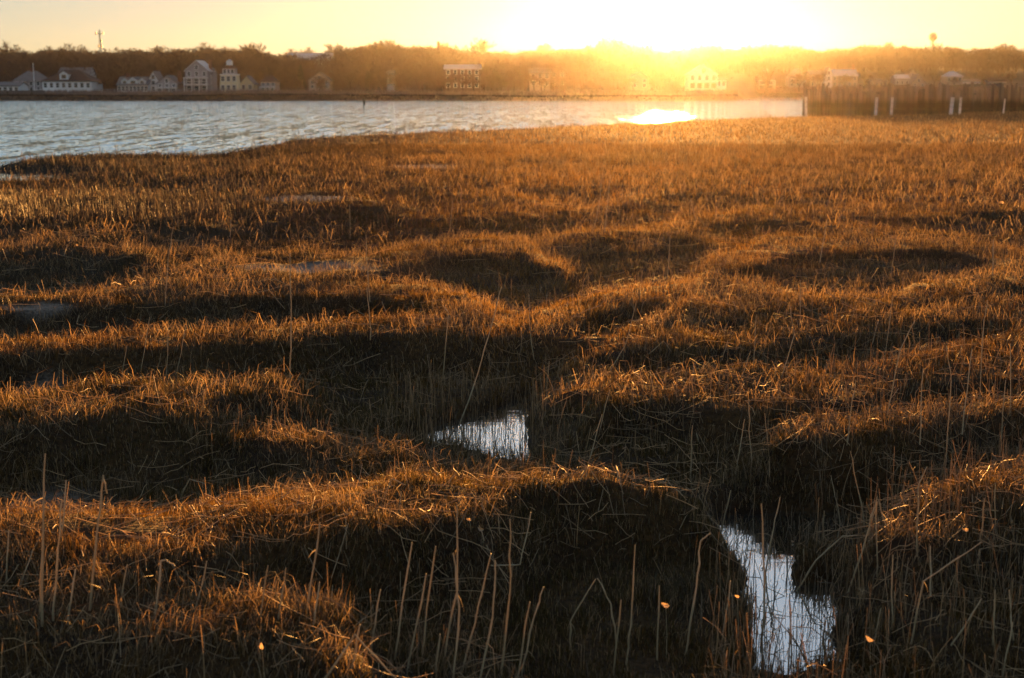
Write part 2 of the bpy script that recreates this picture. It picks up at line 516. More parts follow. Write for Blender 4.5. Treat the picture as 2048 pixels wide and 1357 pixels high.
def bare(X, Y):
    r = np.zeros_like(X)
    n = fbm(X * 3, Y * 3, 2) * 0.9
    for cx, cy_, rx, ry in BW:
        r = np.maximum(r, np.clip(1.35 - ((X - cx) / rx) ** 2 - ((Y - cy_) / ry) ** 2 + n, 0, 1))
    return r


# fan of quads, finer near the camera
nr, nc = 560, 420
tt = np.linspace(0, 1, nr)
Yr = 1.5 * (165 / 1.5) ** tt
Yr = np.concatenate([np.array([-12, -6, -2, 0.2, 0.9]), Yr])
cc = np.linspace(-1, 1, nc)
Xg = (Yr[:, None].clip(0) * 0.52 + 3.0) * cc[None, :]
Yg = np.repeat(Yr[:, None], nc, 1)
Zg = height(Xg, Yg)
V = np.stack([Xg, Yg, Zg], -1).reshape(-1, 3)
ii = np.arange(len(Yr) - 1)[:, None] * nc + np.arange(nc - 1)[None, :]
Q = np.stack([ii, ii + 1, ii + nc + 1, ii + nc], -1).reshape(-1, 4)
bm_ = bare(V[:, 0], V[:, 1])
ground = link('marsh_ground', tri_mesh('marsh_ground', V, Q, M['soil'], np.stack([bm_] * 3, -1), True))
tag(ground, kind='structure')

# ------------------------------------------------------------------ water
def sheet(name, x0, x1, y0, y1, z, mat):
    o = MB().add([(x0, y0, z), (x1, y0, z), (x1, y1, z), (x0, y1, z)], [(0, 1, 2, 3)]).build(name, mat)
    return tag(o, kind='structure')

sheet('bay_water', -900, 900, 43.0, 1300, WATER, M['bay'])
sheet('creek_water', -60, 60, -10, 42.99, WATER, M['creek'])

# ------------------------------------------------------------------ grass
GREEN = np.array([0.062, 0.046, 0.007]); RUST = np.array([0.148, 0.074, 0.013]); STRAW = np.array([0.34, 0.225, 0.11]); DARK = np.array([0.032, 0.015, 0.005])


def blade_mesh(P, H, Wd, az, lean, col, two):
    """P (N,3) base points; returns V, T, C"""
    N = len(P)
    wa = rng.random(N) * 2 * np.pi
    wv = np.stack([np.cos(wa), np.sin(wa), np.zeros(N)], -1) * (Wd / 2)[:, None]
    ld = np.stack([np.cos(az), np.sin(az), np.zeros(N)], -1)
    up = np.array([0, 0, 1.0])
    tip = P + ld * (H * np.sin(lean))[:, None] + up * (H * np.cos(lean))[:, None]
    if not two:
        V = np.stack([P - wv, P + wv, tip], 1).reshape(-1, 3)
        T = np.arange(3 * N).reshape(-1, 3)
        return V, T, np.repeat(col, 3, 0)
    mid = P + ld * (H * 0.5 * np.sin(lean * 0.45))[:, None] + up * (H * 0.55 * np.cos(lean * 0.45))[:, None]
    V = np.stack([P - wv, P + wv, mid - wv * 0.8, mid + wv * 0.8, tip], 1).reshape(-1, 3)
    b = np.arange(N)[:, None] * 5
    T = np.concatenate([b + np.array([0, 1, 3]), b + np.array([0, 3, 2]), b + np.array([2, 3, 4])], 0)
    return V, T, np.repeat(col, 5, 0)


def scatter(y0, y1, n):
    Y = np.sqrt(rng.random(n) * (y1 ** 2 - y0 ** 2) + y0 ** 2)
    X = (rng.random(n) * 2 - 1) * (Y * 0.40 + 0.5)
    return X, Y


Vs, Ts, Cs = [], [], []
off = 0
for y0, y1, n, two, hh, ww in [(2.6, 8.5, 260000, True, 0.032, 0.0030), (8.5, 14, 240000, True, 0.033, 0.0040), (14, 26, 310000, False, 0.042, 0.0062),
                               (26, 55, 270000, False, 0.075, 0.014), (55, 150, 170000, False, 0.10, 0.035)]:
    X, Y = scatter(y0, y1, n)
    cl = fbm(X * 3.5 + 50, Y * 3.5, 3)
    keep = (cl > -0.28 + 0.2 * rng.standard_normal(n)) & (rng.random(n) > bare(X, Y) * 0.97)
    X, Y, cl = X[keep], Y[keep], cl[keep]
    Z = height(X, Y)
    k = Z > WATER + 0.015
    X, Y, Z, cl = X[k], Y[k], Z[k], cl[k]
    N = len(X)
    sc = 0.65 + 0.7 * rng.random(N) + 0.6 * np.clip(cl, -0.4, 0.6)
    wet = np.clip(1 - (Z - WATER) / 0.2, 0, 1)
    H = hh * sc * (1 + 0.25 * wet)
    hue = fbm(X * 0.55 + 9, Y * 0.45, 2) + 0.25 * rng.standard_normal(N)
    a = np.clip(0.5 + hue * 1.2, 0, 1)[:, None]
    col = GREEN * (1 - a) + RUST * a
    uu_ = X / Y
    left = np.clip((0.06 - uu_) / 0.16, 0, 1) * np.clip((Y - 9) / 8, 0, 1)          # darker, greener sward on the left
    mid = np.exp(-((uu_ - 0.04) / 0.14) ** 2) * np.clip((Y - 8) / 5, 0, 1)          # orange sun glow painted into the reddish grass down the middle
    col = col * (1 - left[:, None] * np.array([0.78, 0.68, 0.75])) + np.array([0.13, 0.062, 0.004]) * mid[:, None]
    st = (rng.random(N) < (0.22 + 0.15 * np.clip(Y / 40, 0, 1)) * (1 - 0.75 * left))[:, None]
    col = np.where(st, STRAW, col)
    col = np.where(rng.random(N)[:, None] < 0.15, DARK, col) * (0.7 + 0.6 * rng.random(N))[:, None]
    mat_ = np.clip(0.5 + 1.6 * vnoise(X * 2.2 + 7, Y * 2.2), 0, 1)                  # matted swirls among standing tufts
    lean = np.abs(rng.standard_normal(N)) * 0.35 + mat_ * 0.9 * rng.random(N)
    H = H * (1 + 0.5 * mat_) * (0.75 + 1.1 * np.clip(0.4 + 1.6 * vnoise(X * 9, Y * 9 + 3), 0, 1))
    H = H * np.where(rng.random(N) < 0.06, 1.9, 1.0)
    az = 12.0 * vnoise(X * 0.9 + 3, Y * 0.9 + 8) + rng.standard_normal(N) * (0.5 + 2.5 * (1 - mat_))
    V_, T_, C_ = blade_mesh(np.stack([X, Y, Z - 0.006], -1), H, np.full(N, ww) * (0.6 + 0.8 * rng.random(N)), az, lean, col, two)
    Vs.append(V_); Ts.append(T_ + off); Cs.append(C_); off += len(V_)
# flattened thatch lying on top of the hummocks
for y0, y1, n, L, ww in [(2.6, 9, 26000, 0.12, 0.0028), (9, 20, 40000, 0.16, 0.0045), (20, 45, 24000, 0.25, 0.012)]:
    X, Y = scatter(y0, y1, n)
    cl = fbm(X * 1.7 + 5, Y * 1.7 + 80, 3)
    k = (cl > -0.05 + 0.15 * rng.standard_normal(n)) & (rng.random(n) > bare(X, Y) * 0.9)
    X, Y = X[k], Y[k]
    Z = height(X, Y); k = Z > WATER + 0.03
    X, Y, Z = X[k], Y[k], Z[k]; N = len(X)
    lean = 1.25 + 0.25 * rng.standard_normal(N)
    col = STRAW * (0.45 + 0.7 * rng.random(N))[:, None]
    V_, T_, C_ = blade_mesh(np.stack([X, Y, Z + 0.01 + 0.04 * rng.random(N)], -1), L * (0.4 + rng.random(N)), np.full(N, ww), rng.random(N) * 6.283, lean, col, True)
    Vs.append(V_); Ts.append(T_ + off); Cs.append(C_); off += len(V_)
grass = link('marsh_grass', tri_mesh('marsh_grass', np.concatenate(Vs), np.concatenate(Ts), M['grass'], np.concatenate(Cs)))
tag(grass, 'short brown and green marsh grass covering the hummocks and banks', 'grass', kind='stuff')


# ------------------------------------------------------------------ reed stems (stuff) ------------------------------------------------------------------
def tubes_np(C, rad, col, sides=3):
    """C (N,K,3) centre lines, rad (N,K)"""
    N, K, _ = C.shape
    D = np.gradient(C, axis=1)
    D /= np.linalg.norm(D, axis=-1, keepdims=True) + 1e-9
    a = np.cross(D, np.array([0.3, 1.0, 0.2])); a /= np.linalg.norm(a, axis=-1, keepdims=True) + 1e-9
    b = np.cross(D, a)
    ang = np.arange(sides) * 2 * np.pi / sides
    V = C[:, :, None, :] + (a[:, :, None, :] * np.cos(ang)[:, None] + b[:, :, None, :] * np.sin(ang)[:, None]) * rad[:, :, None, None]
    V = V.reshape(-1, 3)
    T = []
    base = (np.arange(N) * K * sides)[:, None]
    for k in range(K - 1):
        for s in range(sides):
            p = k * sides + s; q = k * sides + (s + 1) % sides
            T.append(base + np.array([p, q, q + sides])); T.append(base + np.array([p, q + sides, p + sides]))
    return V, np.concatenate(T, 0), np.repeat(col, K * sides, 0)


def stems(X, Y, hmin, hmax, r0, kink=0.15, leanmax=0.16, minz=-0.5):
    Z = height(X, Y)
    k = Z > minz
    X, Y, Z = X[k], Y[k], Z[k]
    N = len(X)
    H = hmin + (hmax - hmin) * rng.random(N) ** 1.8
    K = 5
    t = np.linspace(0, 1, K)[None, :]
    az = rng.random(N) * 6.283; le = np.abs(rng.standard_normal(N)) * leanmax
    bend = rng.standard_normal(N) * 0.10
    dx = np.cos(az)[:, None]; dy = np.sin(az)[:, None]
    hx = (le[:, None] * t + bend[:, None] * t * t) * H[:, None]
    zz = H[:, None] * t
    kk = rng.random(N) < kink                               # broken stems: the upper part folds over
    kp = 0.45 + 0.4 * rng.random(N)
    ka = rng.uniform(-0.6, 0.5, N)
    over = np.clip(t - kp[:, None], 0, 1) * kk[:, None] * H[:, None]
    zz = zz - over * (1 - ka[:, None]); hx = hx + over * 0.9 * np.sign(rng.standard_normal(N))[:, None]
    C = np.stack([X[:, None] + dx * hx, Y[:, None] + dy * hx, Z[:, None] - 0.02 + zz], -1)
    rad = (r0 * (0.6 + 0.8 * rng.random(N)))[:, None] * (1 - 0.45 * t)
    col = STRAW * (0.6 + 1.0 * rng.random(N))[:, None] * np.array([1, 1.0, 1.05])
    dk = rng.random(N) < 0.3
    col[dk] *= 0.4
    return C, rad, col


def px_scatter(n, x0, x1, y0, y1, z=-0.12):
    xs = rng.uniform(x0, x1, n); ys = rng.uniform(y0, y1, n)
    xs = xs + rng.standard_normal(n) * 0.10 * min(x1 - x0, 900)                          # ragged patch borders
    ys = np.maximum(ys + rng.standard_normal(n) * 0.09 * (y1 - y0), 216)
    w = np.array([on_plane(a, b, z) for a, b in zip(xs, ys)])
    return w[:, 0], w[:, 1]


Vs, Ts, Cs = [], [], []; off = 0
ZONES = [  # n, px box, height range, radius, kink, lean
    (1250, (1650, 2250, 640, 1200), (0.08, 0.34), 0.0024, 0.3, 0.16),
    (700, (1500, 2200, 1050, 1500), (0.06, 0.30), 0.0023, 0.3, 0.18),
    (700, (1080, 1900, 600, 900), (0.06, 0.28), 0.0028, 0.25, 0.16),
    (500, (1000, 1700, 720, 1050), (0.05, 0.25), 0.0024, 0.4, 0.25),
    (330, (-200, 1200, 1150, 1500), (0.05, 0.26), 0.0022, 0.25, 0.15),
    (700, (-200, 1100, 560, 1060), (0.04, 0.22), 0.0024, 0.25, 0.2),
    (260, (430, 760, 800, 900), (0.06, 0.22), 0.0028, 0.1, 0.12),
    (500, (1000, 2200, 440, 640), (0.08, 0.30), 0.004, 0.15, 0.12),
    (500, (-100, 1000, 380, 560), (0.08, 0.24), 0.004, 0.15, 0.12),
    (5200, (-300, 430, 396, 455), (0.12, 0.34), 0.008, 0.05, 0.07),
    (1500, (350, 1000, 330, 470), (0.12, 0.34), 0.008, 0.1, 0.08),
    (1500, (-300, 640, 297, 345), (0.12, 0.42), 0.010, 0.03, 0.07),
    (900, (560, 1200, 255, 300), (0.12, 0.50), 0.011, 0.03, 0.07),
    (1800, (1100, 2300, 228, 330), (0.10, 0.36), 0.016, 0.05, 0.09),
    (900, (1000, 2300, 300, 460), (0.10, 0.34), 0.009, 0.05, 0.09),
    (480, (800, 1075, 795, 915), (0.12, 0.30), 0.0030, 0.1, 0.08),
    (260, (1420, 1860, 1010, 1120), (0.05, 0.24), 0.0028, 0.15, 0.10),
    (420, (1430, 1700, 1060, 1350), (0.12, 0.36), 0.0026, 0.25, 0.14),
    (160, (1440, 1700, 1110, 1180), (0.02, 0.09), 0.0040, 0.3, 0.5),
]
for n, (x0, x1, y0, y1), (h0, h1), r0, kk, ll in ZONES:
    X, Y = px_scatter(n, x0, x1, y0, y1, WATER if y0 in (795, 1010, 1100) else -0.1)
    C, rad, col = stems(X, Y, h0, h1, r0, kk, ll)
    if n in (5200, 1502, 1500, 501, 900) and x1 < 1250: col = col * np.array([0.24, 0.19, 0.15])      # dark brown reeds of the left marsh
    k = C[:, 0, 2] > WATER - 0.25
    k &= C[:, 0, 1] < 160
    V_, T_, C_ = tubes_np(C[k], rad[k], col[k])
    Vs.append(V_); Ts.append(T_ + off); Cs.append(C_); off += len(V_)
# fallen straws on the ground
for n, (x0, x1, y0, y1), L, r0 in [(1900, (-200, 2300, 640, 1100), 0.20, 0.0022), (650, (-200, 2300, 980, 1500), 0.20, 0.0018), (450, (1050, 2300, 700, 1000), 0.22, 0.0022), (600, (-100, 2200, 430, 660), 0.3, 0.004)]:
    X, Y = px_scatter(n, x0, x1, y0, y1, -0.05)
    az = rng.random(n) * 6.283; LL = L * (0.3 + 1.2 * rng.random(n))
    t = np.linspace(-0.5, 0.5, 4)[None, :]
    PX = X[:, None] + np.cos(az)[:, None] * t * LL[:, None]; PY = Y[:, None] + np.sin(az)[:, None] * t * LL[:, None]
    PZ0 = height(PX, PY)
    lin = PZ0.max(1, keepdims=True) * 0.6 + 0.4 * PZ0 + 0.05 + (rng.standard_normal(n) * 0.22 * LL)[:, None] * t
    k = PZ0.min(1) > WATER + 0.03
    C = np.stack([PX, PY, lin + 0.02 * rng.standard_normal(PX.shape) * 0.3], -1)[k]
    rad = np.full(C.shape[:2], r0)
    col = STRAW * (0.6 + 1.2 * rng.random(len(C)))[:, None] * np.array([1, 1.0, 1.0])
    V_, T_, C_ = tubes_np(C, rad, col)
    Vs.append(V_); Ts.append(T_ + off); Cs.append(C_); off += len(V_)
reeds = link('reed_stubble', tri_mesh('reed_stubble', np.concatenate(Vs), np.concatenate(Ts), M['straw'], np.concatenate(Cs)))
tag(reeds, 'thin dry straw stubble and fallen reeds spread over the whole marsh', 'reed stubble', kind='stuff')

# ------------------------------------------------------------------ single reed stalks that stand out
M['stalk'] = mat_leafy('reed_stalk', 0.25, 0.08, False, (0.58, 0.45, 0.27))


def stalk(pts, r, label, group=None, zb=None, leaf=None):
    """pts: image points from foot to tip, all at the depth of the foot"""
    x, y = pts[0]
    z = -0.15
    for _ in range(6):
        X, Y = on_plane(x, y, z)
        z = float(height(np.array([X]), np.array([Y]))[0])
        z = max(z, WATER - 0.05)
    P = [Vector(at_dist(a, b, Y)) for a, b in pts]
    P[0].z -= 0.03
    dy = random.uniform(-0.06, 0.06)
    root = Vector((X, Y, P[0].z))
    L = [p - root for p in P]
    H = max(l.z for l in L)
    for l in L: l.y += dy * l.z / max(H, 0.01)
    # densify with slight bow and nodes
    Q = [L[0]]; 
    for a, b in zip(L[:-1], L[1:]):
        for t in (0.25, 0.5, 0.75, 1.0):
            q = a.lerp(b, t)
            if t < 1: q = q + Vector((random.uniform(-1, 1), random.uniform(-1, 1), 0)) * 0.004
            Q.append(q)
    n = len(Q)
    rad = [r * (1.15 if i % 3 == 0 else 0.92) * (1 - 0.5 * i / n) for i in range(n)]
    rad = [v * 1.15 for v in rad]
    o = MB().tube(Q, rad, 5).build('reed_stalk', M['stalk'])
    o.location = root
    tag(o, label, 'reed stalk', group)
    if leaf is None and random.random() < 0.25:
        leaf = (random.randint(2, n - 2), random.choice([-1, 1]) * random.uniform(0.015, 0.05), random.uniform(-0.10, -0.04))
    if leaf:
        i, dx, dz = leaf
        q = Q[min(i, n - 1)]
        w = 0.0022
        o2 = MB().add([q + Vector((0, 0, w)), q + Vector((0, 0, -w)), q + Vector((dx * .5, .01, dz * .35 + w)), q + Vector((dx * .5, .01, dz * .35 - w)), q + Vector((dx, .02, dz))],
                      [(0, 1, 3, 2), (2, 3, 4)]).build('leaf', M['stalk'], o)
    return o


G1 = 'tall reed stalks in the near left corner'
G2 = 'reed stalks rising from the dark near gully'
G3 = 'reed stalks in front of the near pool'
G4 = 'reed stalks on the right bank'
G5 = 'reed stalks scattered over the middle hummocks'
T1 = 'thin dry reed stalk among others in the near left corner'
T2 = 'thin brown reed stalk rising from the dark gully at bottom centre'
T3 = 'thin reed stalk standing in or before the near pool'
T4 = 'pale reed stalk among others on the right bank'
T5 = 'slender reed stalk standing alone on a middle hummock'
stalk([(84, 1250), (88, 1080), (94, 905)], 0.0052, 'thick pale reed stalk, tallest in the near left corner', G1, leaf=(6, -0.05, -0.03))
stalk([(105, 1235), (112, 1100), (118, 1005)], 0.0048, 'straight reed stalk just right of the tallest one at near left', G1)
stalk([(122, 1090), (127, 965)], 0.0042, T1, G1)
stalk([(178, 1215), (195, 1070), (210, 948), (217, 985)], 0.0050, 'leaning reed stalk with a folded tip at near left', G1)
stalk([(10, 1170), (12, 1065)], 0.004, T1, G1); stalk([(30, 1180), (60, 1105)], 0.003, T1, G1)
stalk([(132, 1250), (145, 1145)], 0.0045, T1, G1); stalk([(78, 1240), (90, 1060)], 0.004, T1, G1)
stalk([(308, 1250), (316, 1130), (327, 1127), (345, 1140)], 0.0042, 'reed stalk folded over at its top, on the near left rise', G1)
stalk([(385, 1225), (412, 1125)], 0.0035, T1, G1); stalk([(240, 1210), (256, 1128)], 0.0035, T1, G1)
stalk([(520, 1240), (541, 1122)], 0.0035, T1, G1); stalk([(555, 1240), (575, 1128)], 0.0035, T1, G1)
stalk([(610, 1240), (640, 1045)], 0.0040, 'long slanting reed stalk between left rise and gully', G1)
stalk([(625, 1260), (637, 1170)], 0.004, T1, G1)
stalk([(640, 1357), (712, 1262), (800, 1365)], 0.0042, 'broken reed stalk folded into a sharp peak at bottom centre left', G2)
for a in [[(786, 1320), (822, 1095)], [(838, 1330), (872, 1090)], [(810, 1360), (852, 1150)], [(740, 1300), (760, 1184)], [(880, 1340), (915, 1180), (914, 1010)],
          [(920, 1350), (950, 1250), (982, 1112)], [(1000, 1350), (1020, 1180), (1020, 1030)], [(1040, 1350), (1068, 1240), (1088, 1180)], [(955, 1370), (985, 1240), (990, 1130)],
          [(868, 1370), (880, 1270)], [(905, 1370), (918, 1220), (905, 1115)], [(1030, 1370), (1060, 1200)], [(700, 1350), (720, 1250)], [(980, 1120), (1040, 1130), (1062, 1030)],
          [(1140, 1300), (1140, 1240), (1190, 1150)], [(1250, 1330), (1262, 1250), (1270, 1090)], [(1235, 1290), (1222, 1210), (1195, 1160)], [(1225, 1350), (1240, 1190)]]:
    stalk(a, 0.0042, 'thin brown reed stalk ' + ('on the left side of the dark near gully' if a[0][0] < 860 else 'in the middle cluster of the dark near gully' if a[0][0] < 1100 else 'in the darkest part of the gully, left of the near pool'), G2)
stalk([(1370, 1310), (1395, 1180), (1405, 1090), (1425, 1075)], 0.0045, T3, G3)
stalk([(1315, 1320), (1318, 1170)], 0.004, T3, G3); stalk([(1440, 1300), (1462, 1165)], 0.004, T3, G3)
stalk([(1525, 1310), (1530, 1150), (1524, 1010)], 0.0048, 'thick upright reed stalk crossing the near pool', G3)
stalk([(1525, 1170), (1550, 1060), (1564, 1000)], 0.0042, 'slanting reed stalk at the top of the near pool', G3)
stalk([(1438, 1070), (1458, 975)], 0.0045, 'short thick pale reed stub behind the near pool', G3)
stalk([(1575, 1200), (1630, 1120), (1683, 1070), (1735, 1068), (1752, 1000)], 0.0040, 'zigzag broken reed stalk beside the near pool', G3)
stalk([(1695, 1180), (1730, 1075), (1752, 990), (1770, 1050)], 0.0040, 'reed stalk folded into a peak right of the near pool', G3)
stalk([(1684, 1070), (1676, 1010), (1665, 955)], 0.0032, T3, G3)
stalk([(1645, 1110), (1647, 1020)], 0.0045, T3, G3); stalk([(1610, 1180), (1611, 1105)], 0.004, T3, G3)
stalk([(1735, 1065), (1715, 980), (1698, 900)], 0.0034, 'tall thin reed leaning left over the creek', G3)
stalk([(1755, 1160), (1755, 1005)], 0.0036, T3, G3)
for a in [[(1785, 1260), (1790, 1115)], [(1820, 1290), (1845, 1160), (1960, 1080)], [(1835, 1100), (1833, 975), (1850, 930)], [(1985, 1300), (1990, 1180)], [(2030, 1300), (2028, 1190)],
          [(1890, 1300), (1965, 1200)], [(1745, 1290), (1765, 1220)], [(2000, 1360), (2030, 1250)], [(1862, 1180), (1868, 1100)], [(1990, 1060), (1988, 965)], [(1960, 1090), (1962, 990)],
          [(1958, 820), (1968, 640), (1975, 600)], [(1888, 960), (1900, 760), (1890, 690)], [(2000, 900), (2010, 760)], [(1680, 980), (1700, 840), (1712, 760)], [(1765, 740), (1785, 590)],
          [(1770, 850), (1800, 700), (1830, 640)], [(1925, 860), (1950, 700)], [(2020, 830), (2025, 690)], [(1840, 880), (1850, 740)]]:
    stalk(a, 0.0038, 'pale reed stalk ' + ('in the bottom right corner of the bank' if a[0][1] > 1250 else 'on the right bank beside the upper end of the near pool' if a[0][1] > 1000 else 'tall above the grass at the right edge of the marsh' if a[0][0] > 1880 else 'in the tangle above the right creek bank'), G4)
stalk([(915, 855), (955, 750), (985, 645), (1003, 575)], 0.0050, 'long slanting reed stalk rising from the middle pool', G5)
stalk([(580, 750), (583, 640), (582, 505)], 0.0052, 'tall thin upright reed on the left hummocks', G5)
stalk([(738, 740), (742, 660), (734, 575)], 0.0055, 'tall thick reed stalk on the middle hummock', G5)
stalk([(740, 600), (734, 520), (732, 470)], 0.0045, T5, G5)
stalk([(885, 755), (898, 625), (885, 608)], 0.0045, 'reed stalk with bent tip behind the middle pool', G5)
for a in [[(240, 772), (255, 690)], [(278, 760), (298, 635)], [(332, 760), (338, 650)], [(350, 755), (372, 650)], [(310, 755), (325, 705)], [(408, 755), (420, 715)], [(460, 470), (462, 440)],
          [(327, 650), (335, 520), (345, 455)], [(778, 720), (790, 665)], [(1075, 760), (1060, 660), (1058, 590)], [(1092, 800), (1098, 720)], [(1205, 760), (1250, 690), (1272, 600)],
          [(1245, 750), (1326, 680), (1370, 745)], [(1480, 760), (1500, 700)], [(1440, 730), (1456, 680)], [(1508, 720), (1512, 630)], [(1600, 650), (1600, 560)], [(1560, 760), (1590, 670), (1580, 610)],
          [(1510, 1010), (1500, 880), (1498, 800)], [(1555, 1000), (1540, 930), (1528, 825)], [(1405, 900), (1395, 870)], [(1470, 950), (1490, 840)], [(1190, 890), (1220, 780)], [(1380, 960), (1384, 850)],
          [(1172, 935), (1205, 832)], [(1240, 1020), (1257, 927)], [(1250, 1010), (1270, 960)], [(350, 1005), (382, 955), (412, 965)], [(758, 1005), (785, 952), (813, 966)],
          [(1335, 560), (1340, 470)], [(1395, 450), (1382, 400)], [(1186, 465), (1200, 400), (1205, 345)], [(1208, 470), (1222, 350)], [(900, 460), (905, 400)], [(1985, 560), (1990, 480)],
          [(700, 480), (700, 410)], [(1780, 560), (1790, 470)], [(1640, 520), (1655, 440)]]:
    stalk(a, 0.0036 if a[0][1] > 560 else 0.006, 'slender reed stalk standing on the ' + ('left hummocks' if a[0][0] < 600 else 'dark mound right of the middle pool' if a[0][0] > 1150 and a[0][1] > 870 else 'mound and hummocks right of the middle pool' if a[0][0] > 1060 and a[0][1] > 640 else 'far golden part of the marsh'), G5)


def dry_leaf(x, y, s, label, tilt=0.3, up=0.06):
    z = -0.1
    for _ in range(8):
        X, Y = on_plane(x, y, z); g_ = max(float(height(np.array([X]), np.array([Y]))[0]), WATER - 0.05); z = g_ + up
    n = 6; vs = []; fs = []; s = s * 0.58
    for i in range(n + 1):
        t = i / n; w = s * 0.32 * math.sin(math.pi * (0.08 + 0.9 * t))
        cz = s * 0.5 * math.sin(t * 2.4); cx = s * (t - 0.5) * 1.1
        vs += [(cx, -w, cz + w * 0.5), (cx, 0, cz), (cx, w, cz + w * 0.5)]
    for i in range(n):
        for k in range(2): fs.append((i * 3 + k, i * 3 + k + 1, i * 3 + k + 4, i * 3 + k + 3))
    o = MB().add(vs, fs).build('dry_leaf', M['leaf'])
    o.location = (X, Y, z); o.rotation_euler = (random.uniform(1.3, 1.8), tilt, random.uniform(-0.4, 0.4))
    o.rotation_mode = 'XYZ'; bpy.context.view_layer.update()
    ce = Vector((0, 0, s * 0.3))
    lo = o.matrix_world.inverted() @ Vector((X + 0.01, Y, g_ - 0.02))
    MB().tube([lo, (lo + ce) / 2 + Vector((0.004, 0, 0)), ce], [0.0016, 0.0013, 0.0009], 4).build('stem', M['stalk'], o)
    tag(o, label, 'leaf')
    return o


dry_leaf(1330, 1208, 0.055, 'glowing curled dry leaf above the dark gully left of the near pool', up=0.24)
dry_leaf(1474, 1192, 0.03, 'small glowing leaf at the left edge of the near pool', up=0.24)
dry_leaf(523, 1252, 0.035, 'bright sunlit leaf fragment on the near left rise', 1.3, up=0.22)
dry_leaf(962, 1030, 0.05, 'pale curled leaf on the central hummock crest')
dry_leaf(938, 1130, 0.035, 'pinkish dry leaf among stalks below the central crest')
dry_leaf(1930, 1053, 0.045, 'pale crumpled leaf on the right bank above the pool')
dry_leaf(1740, 1275, 0.05, 'orange backlit leaf at the lower right of the near pool', up=0.24)
dry_leaf(1585, 1082, 0.03, 'tiny glowing leaf floating at the top of the near pool')
dry_leaf(155, 490, 0.07, 'yellow backlit leaf on the far left marsh')
dry_leaf(2003, 408, 0.13, 'brown bent plant scrap at the right field edge')

# ------------------------------------------------------------------ far shore land
FS = 400.0            # left part of the far shore
def far_edge(X, Y):
    u = X / Y
    d = FS + 8 * np.sin(X * 0.02) + 215 * np.clip((u - 0.158) / 0.012, 0, 1)
    return d


def far_z(X, Y):
    s = Y - far_edge(X, Y)
    z = -1.0 + 1.9 * np.clip((s + 1.5) / 3.0, 0, 1)                        # low bank
    z = z + 1.0 * np.clip((s - 6) / 16, 0, 1)
    back = np.clip((Y - 455 - 0.0 * X) / 170, 0, 1) * np.clip(s / 60, 0, 1)
    z = z + 8.5 * back ** 1.3 + 9 * np.clip((Y - 650) / 350, 0, 1) + 0.6 * fbm(X * 0.03, Y * 0.03, 3)
    return z


def farz(x, y): return float(far_z(np.array([float(x)]), np.array([float(y)]))[0])


xs = np.linspace(-620, 620, 420)
ys = np.concatenate([np.linspace(388, 460, 70), np.linspace(462, 700, 90), np.linspace(705, 1320, 60)])
Xf, Yf = np.meshgrid(xs, ys)
Zf = far_z(Xf, Yf)
Vf = np.stack([Xf, Yf, Zf], -1).reshape(-1, 3)
ii = np.arange(len(ys) - 1)[:, None] * len(xs) + np.arange(len(xs) - 1)[None, :]
Qf = np.stack([ii, ii + 1, ii + len(xs) + 1, ii + len(xs)], -1).reshape(-1, 4)
tag(link('far_shore_land', tri_mesh('far_shore_land', Vf, Qf, M['land'], None, True)), kind='structure')

# pale reeds and dark marsh fringe along that shore (stuff)
def fringe(name, n, s0, s1, h0, h1, w, mat, label, x0=-260, x1=260):
    X = rng.uniform(x0, x1, n); 
    Yq = np.full(n, 410.0)
    for _ in range(4): Yq = far_edge(X, Yq)
    Yq = Yq + rng.uniform(s0, s1, n)
    Z = far_z(X, Yq)
    P = np.stack([X, Yq, Z - 0.1], -1)
    V_, T_, C_ = blade_mesh(P, rng.uniform(h0, h1, n), np.full(n, w), rng.random(n) * 6.28, np.abs(rng.standard_normal(n)) * 0.15, np.zeros((n, 3)), False)
    tag(link(name, tri_mesh(name, V_, T_, mat)), label, 'reeds', kind='stuff')
fringe('dark_shore_grass', 16000, -0.5, 7, 0.3, 0.7, 0.5, M['bankmud'], 'dark grass fringe along the foot of the far shore')
fringe('pale_shore_reeds', 22000, 8, 22, 0.6, 1.3, 0.5, M['reed_far'], 'pale reed band on the far shore below the houses')


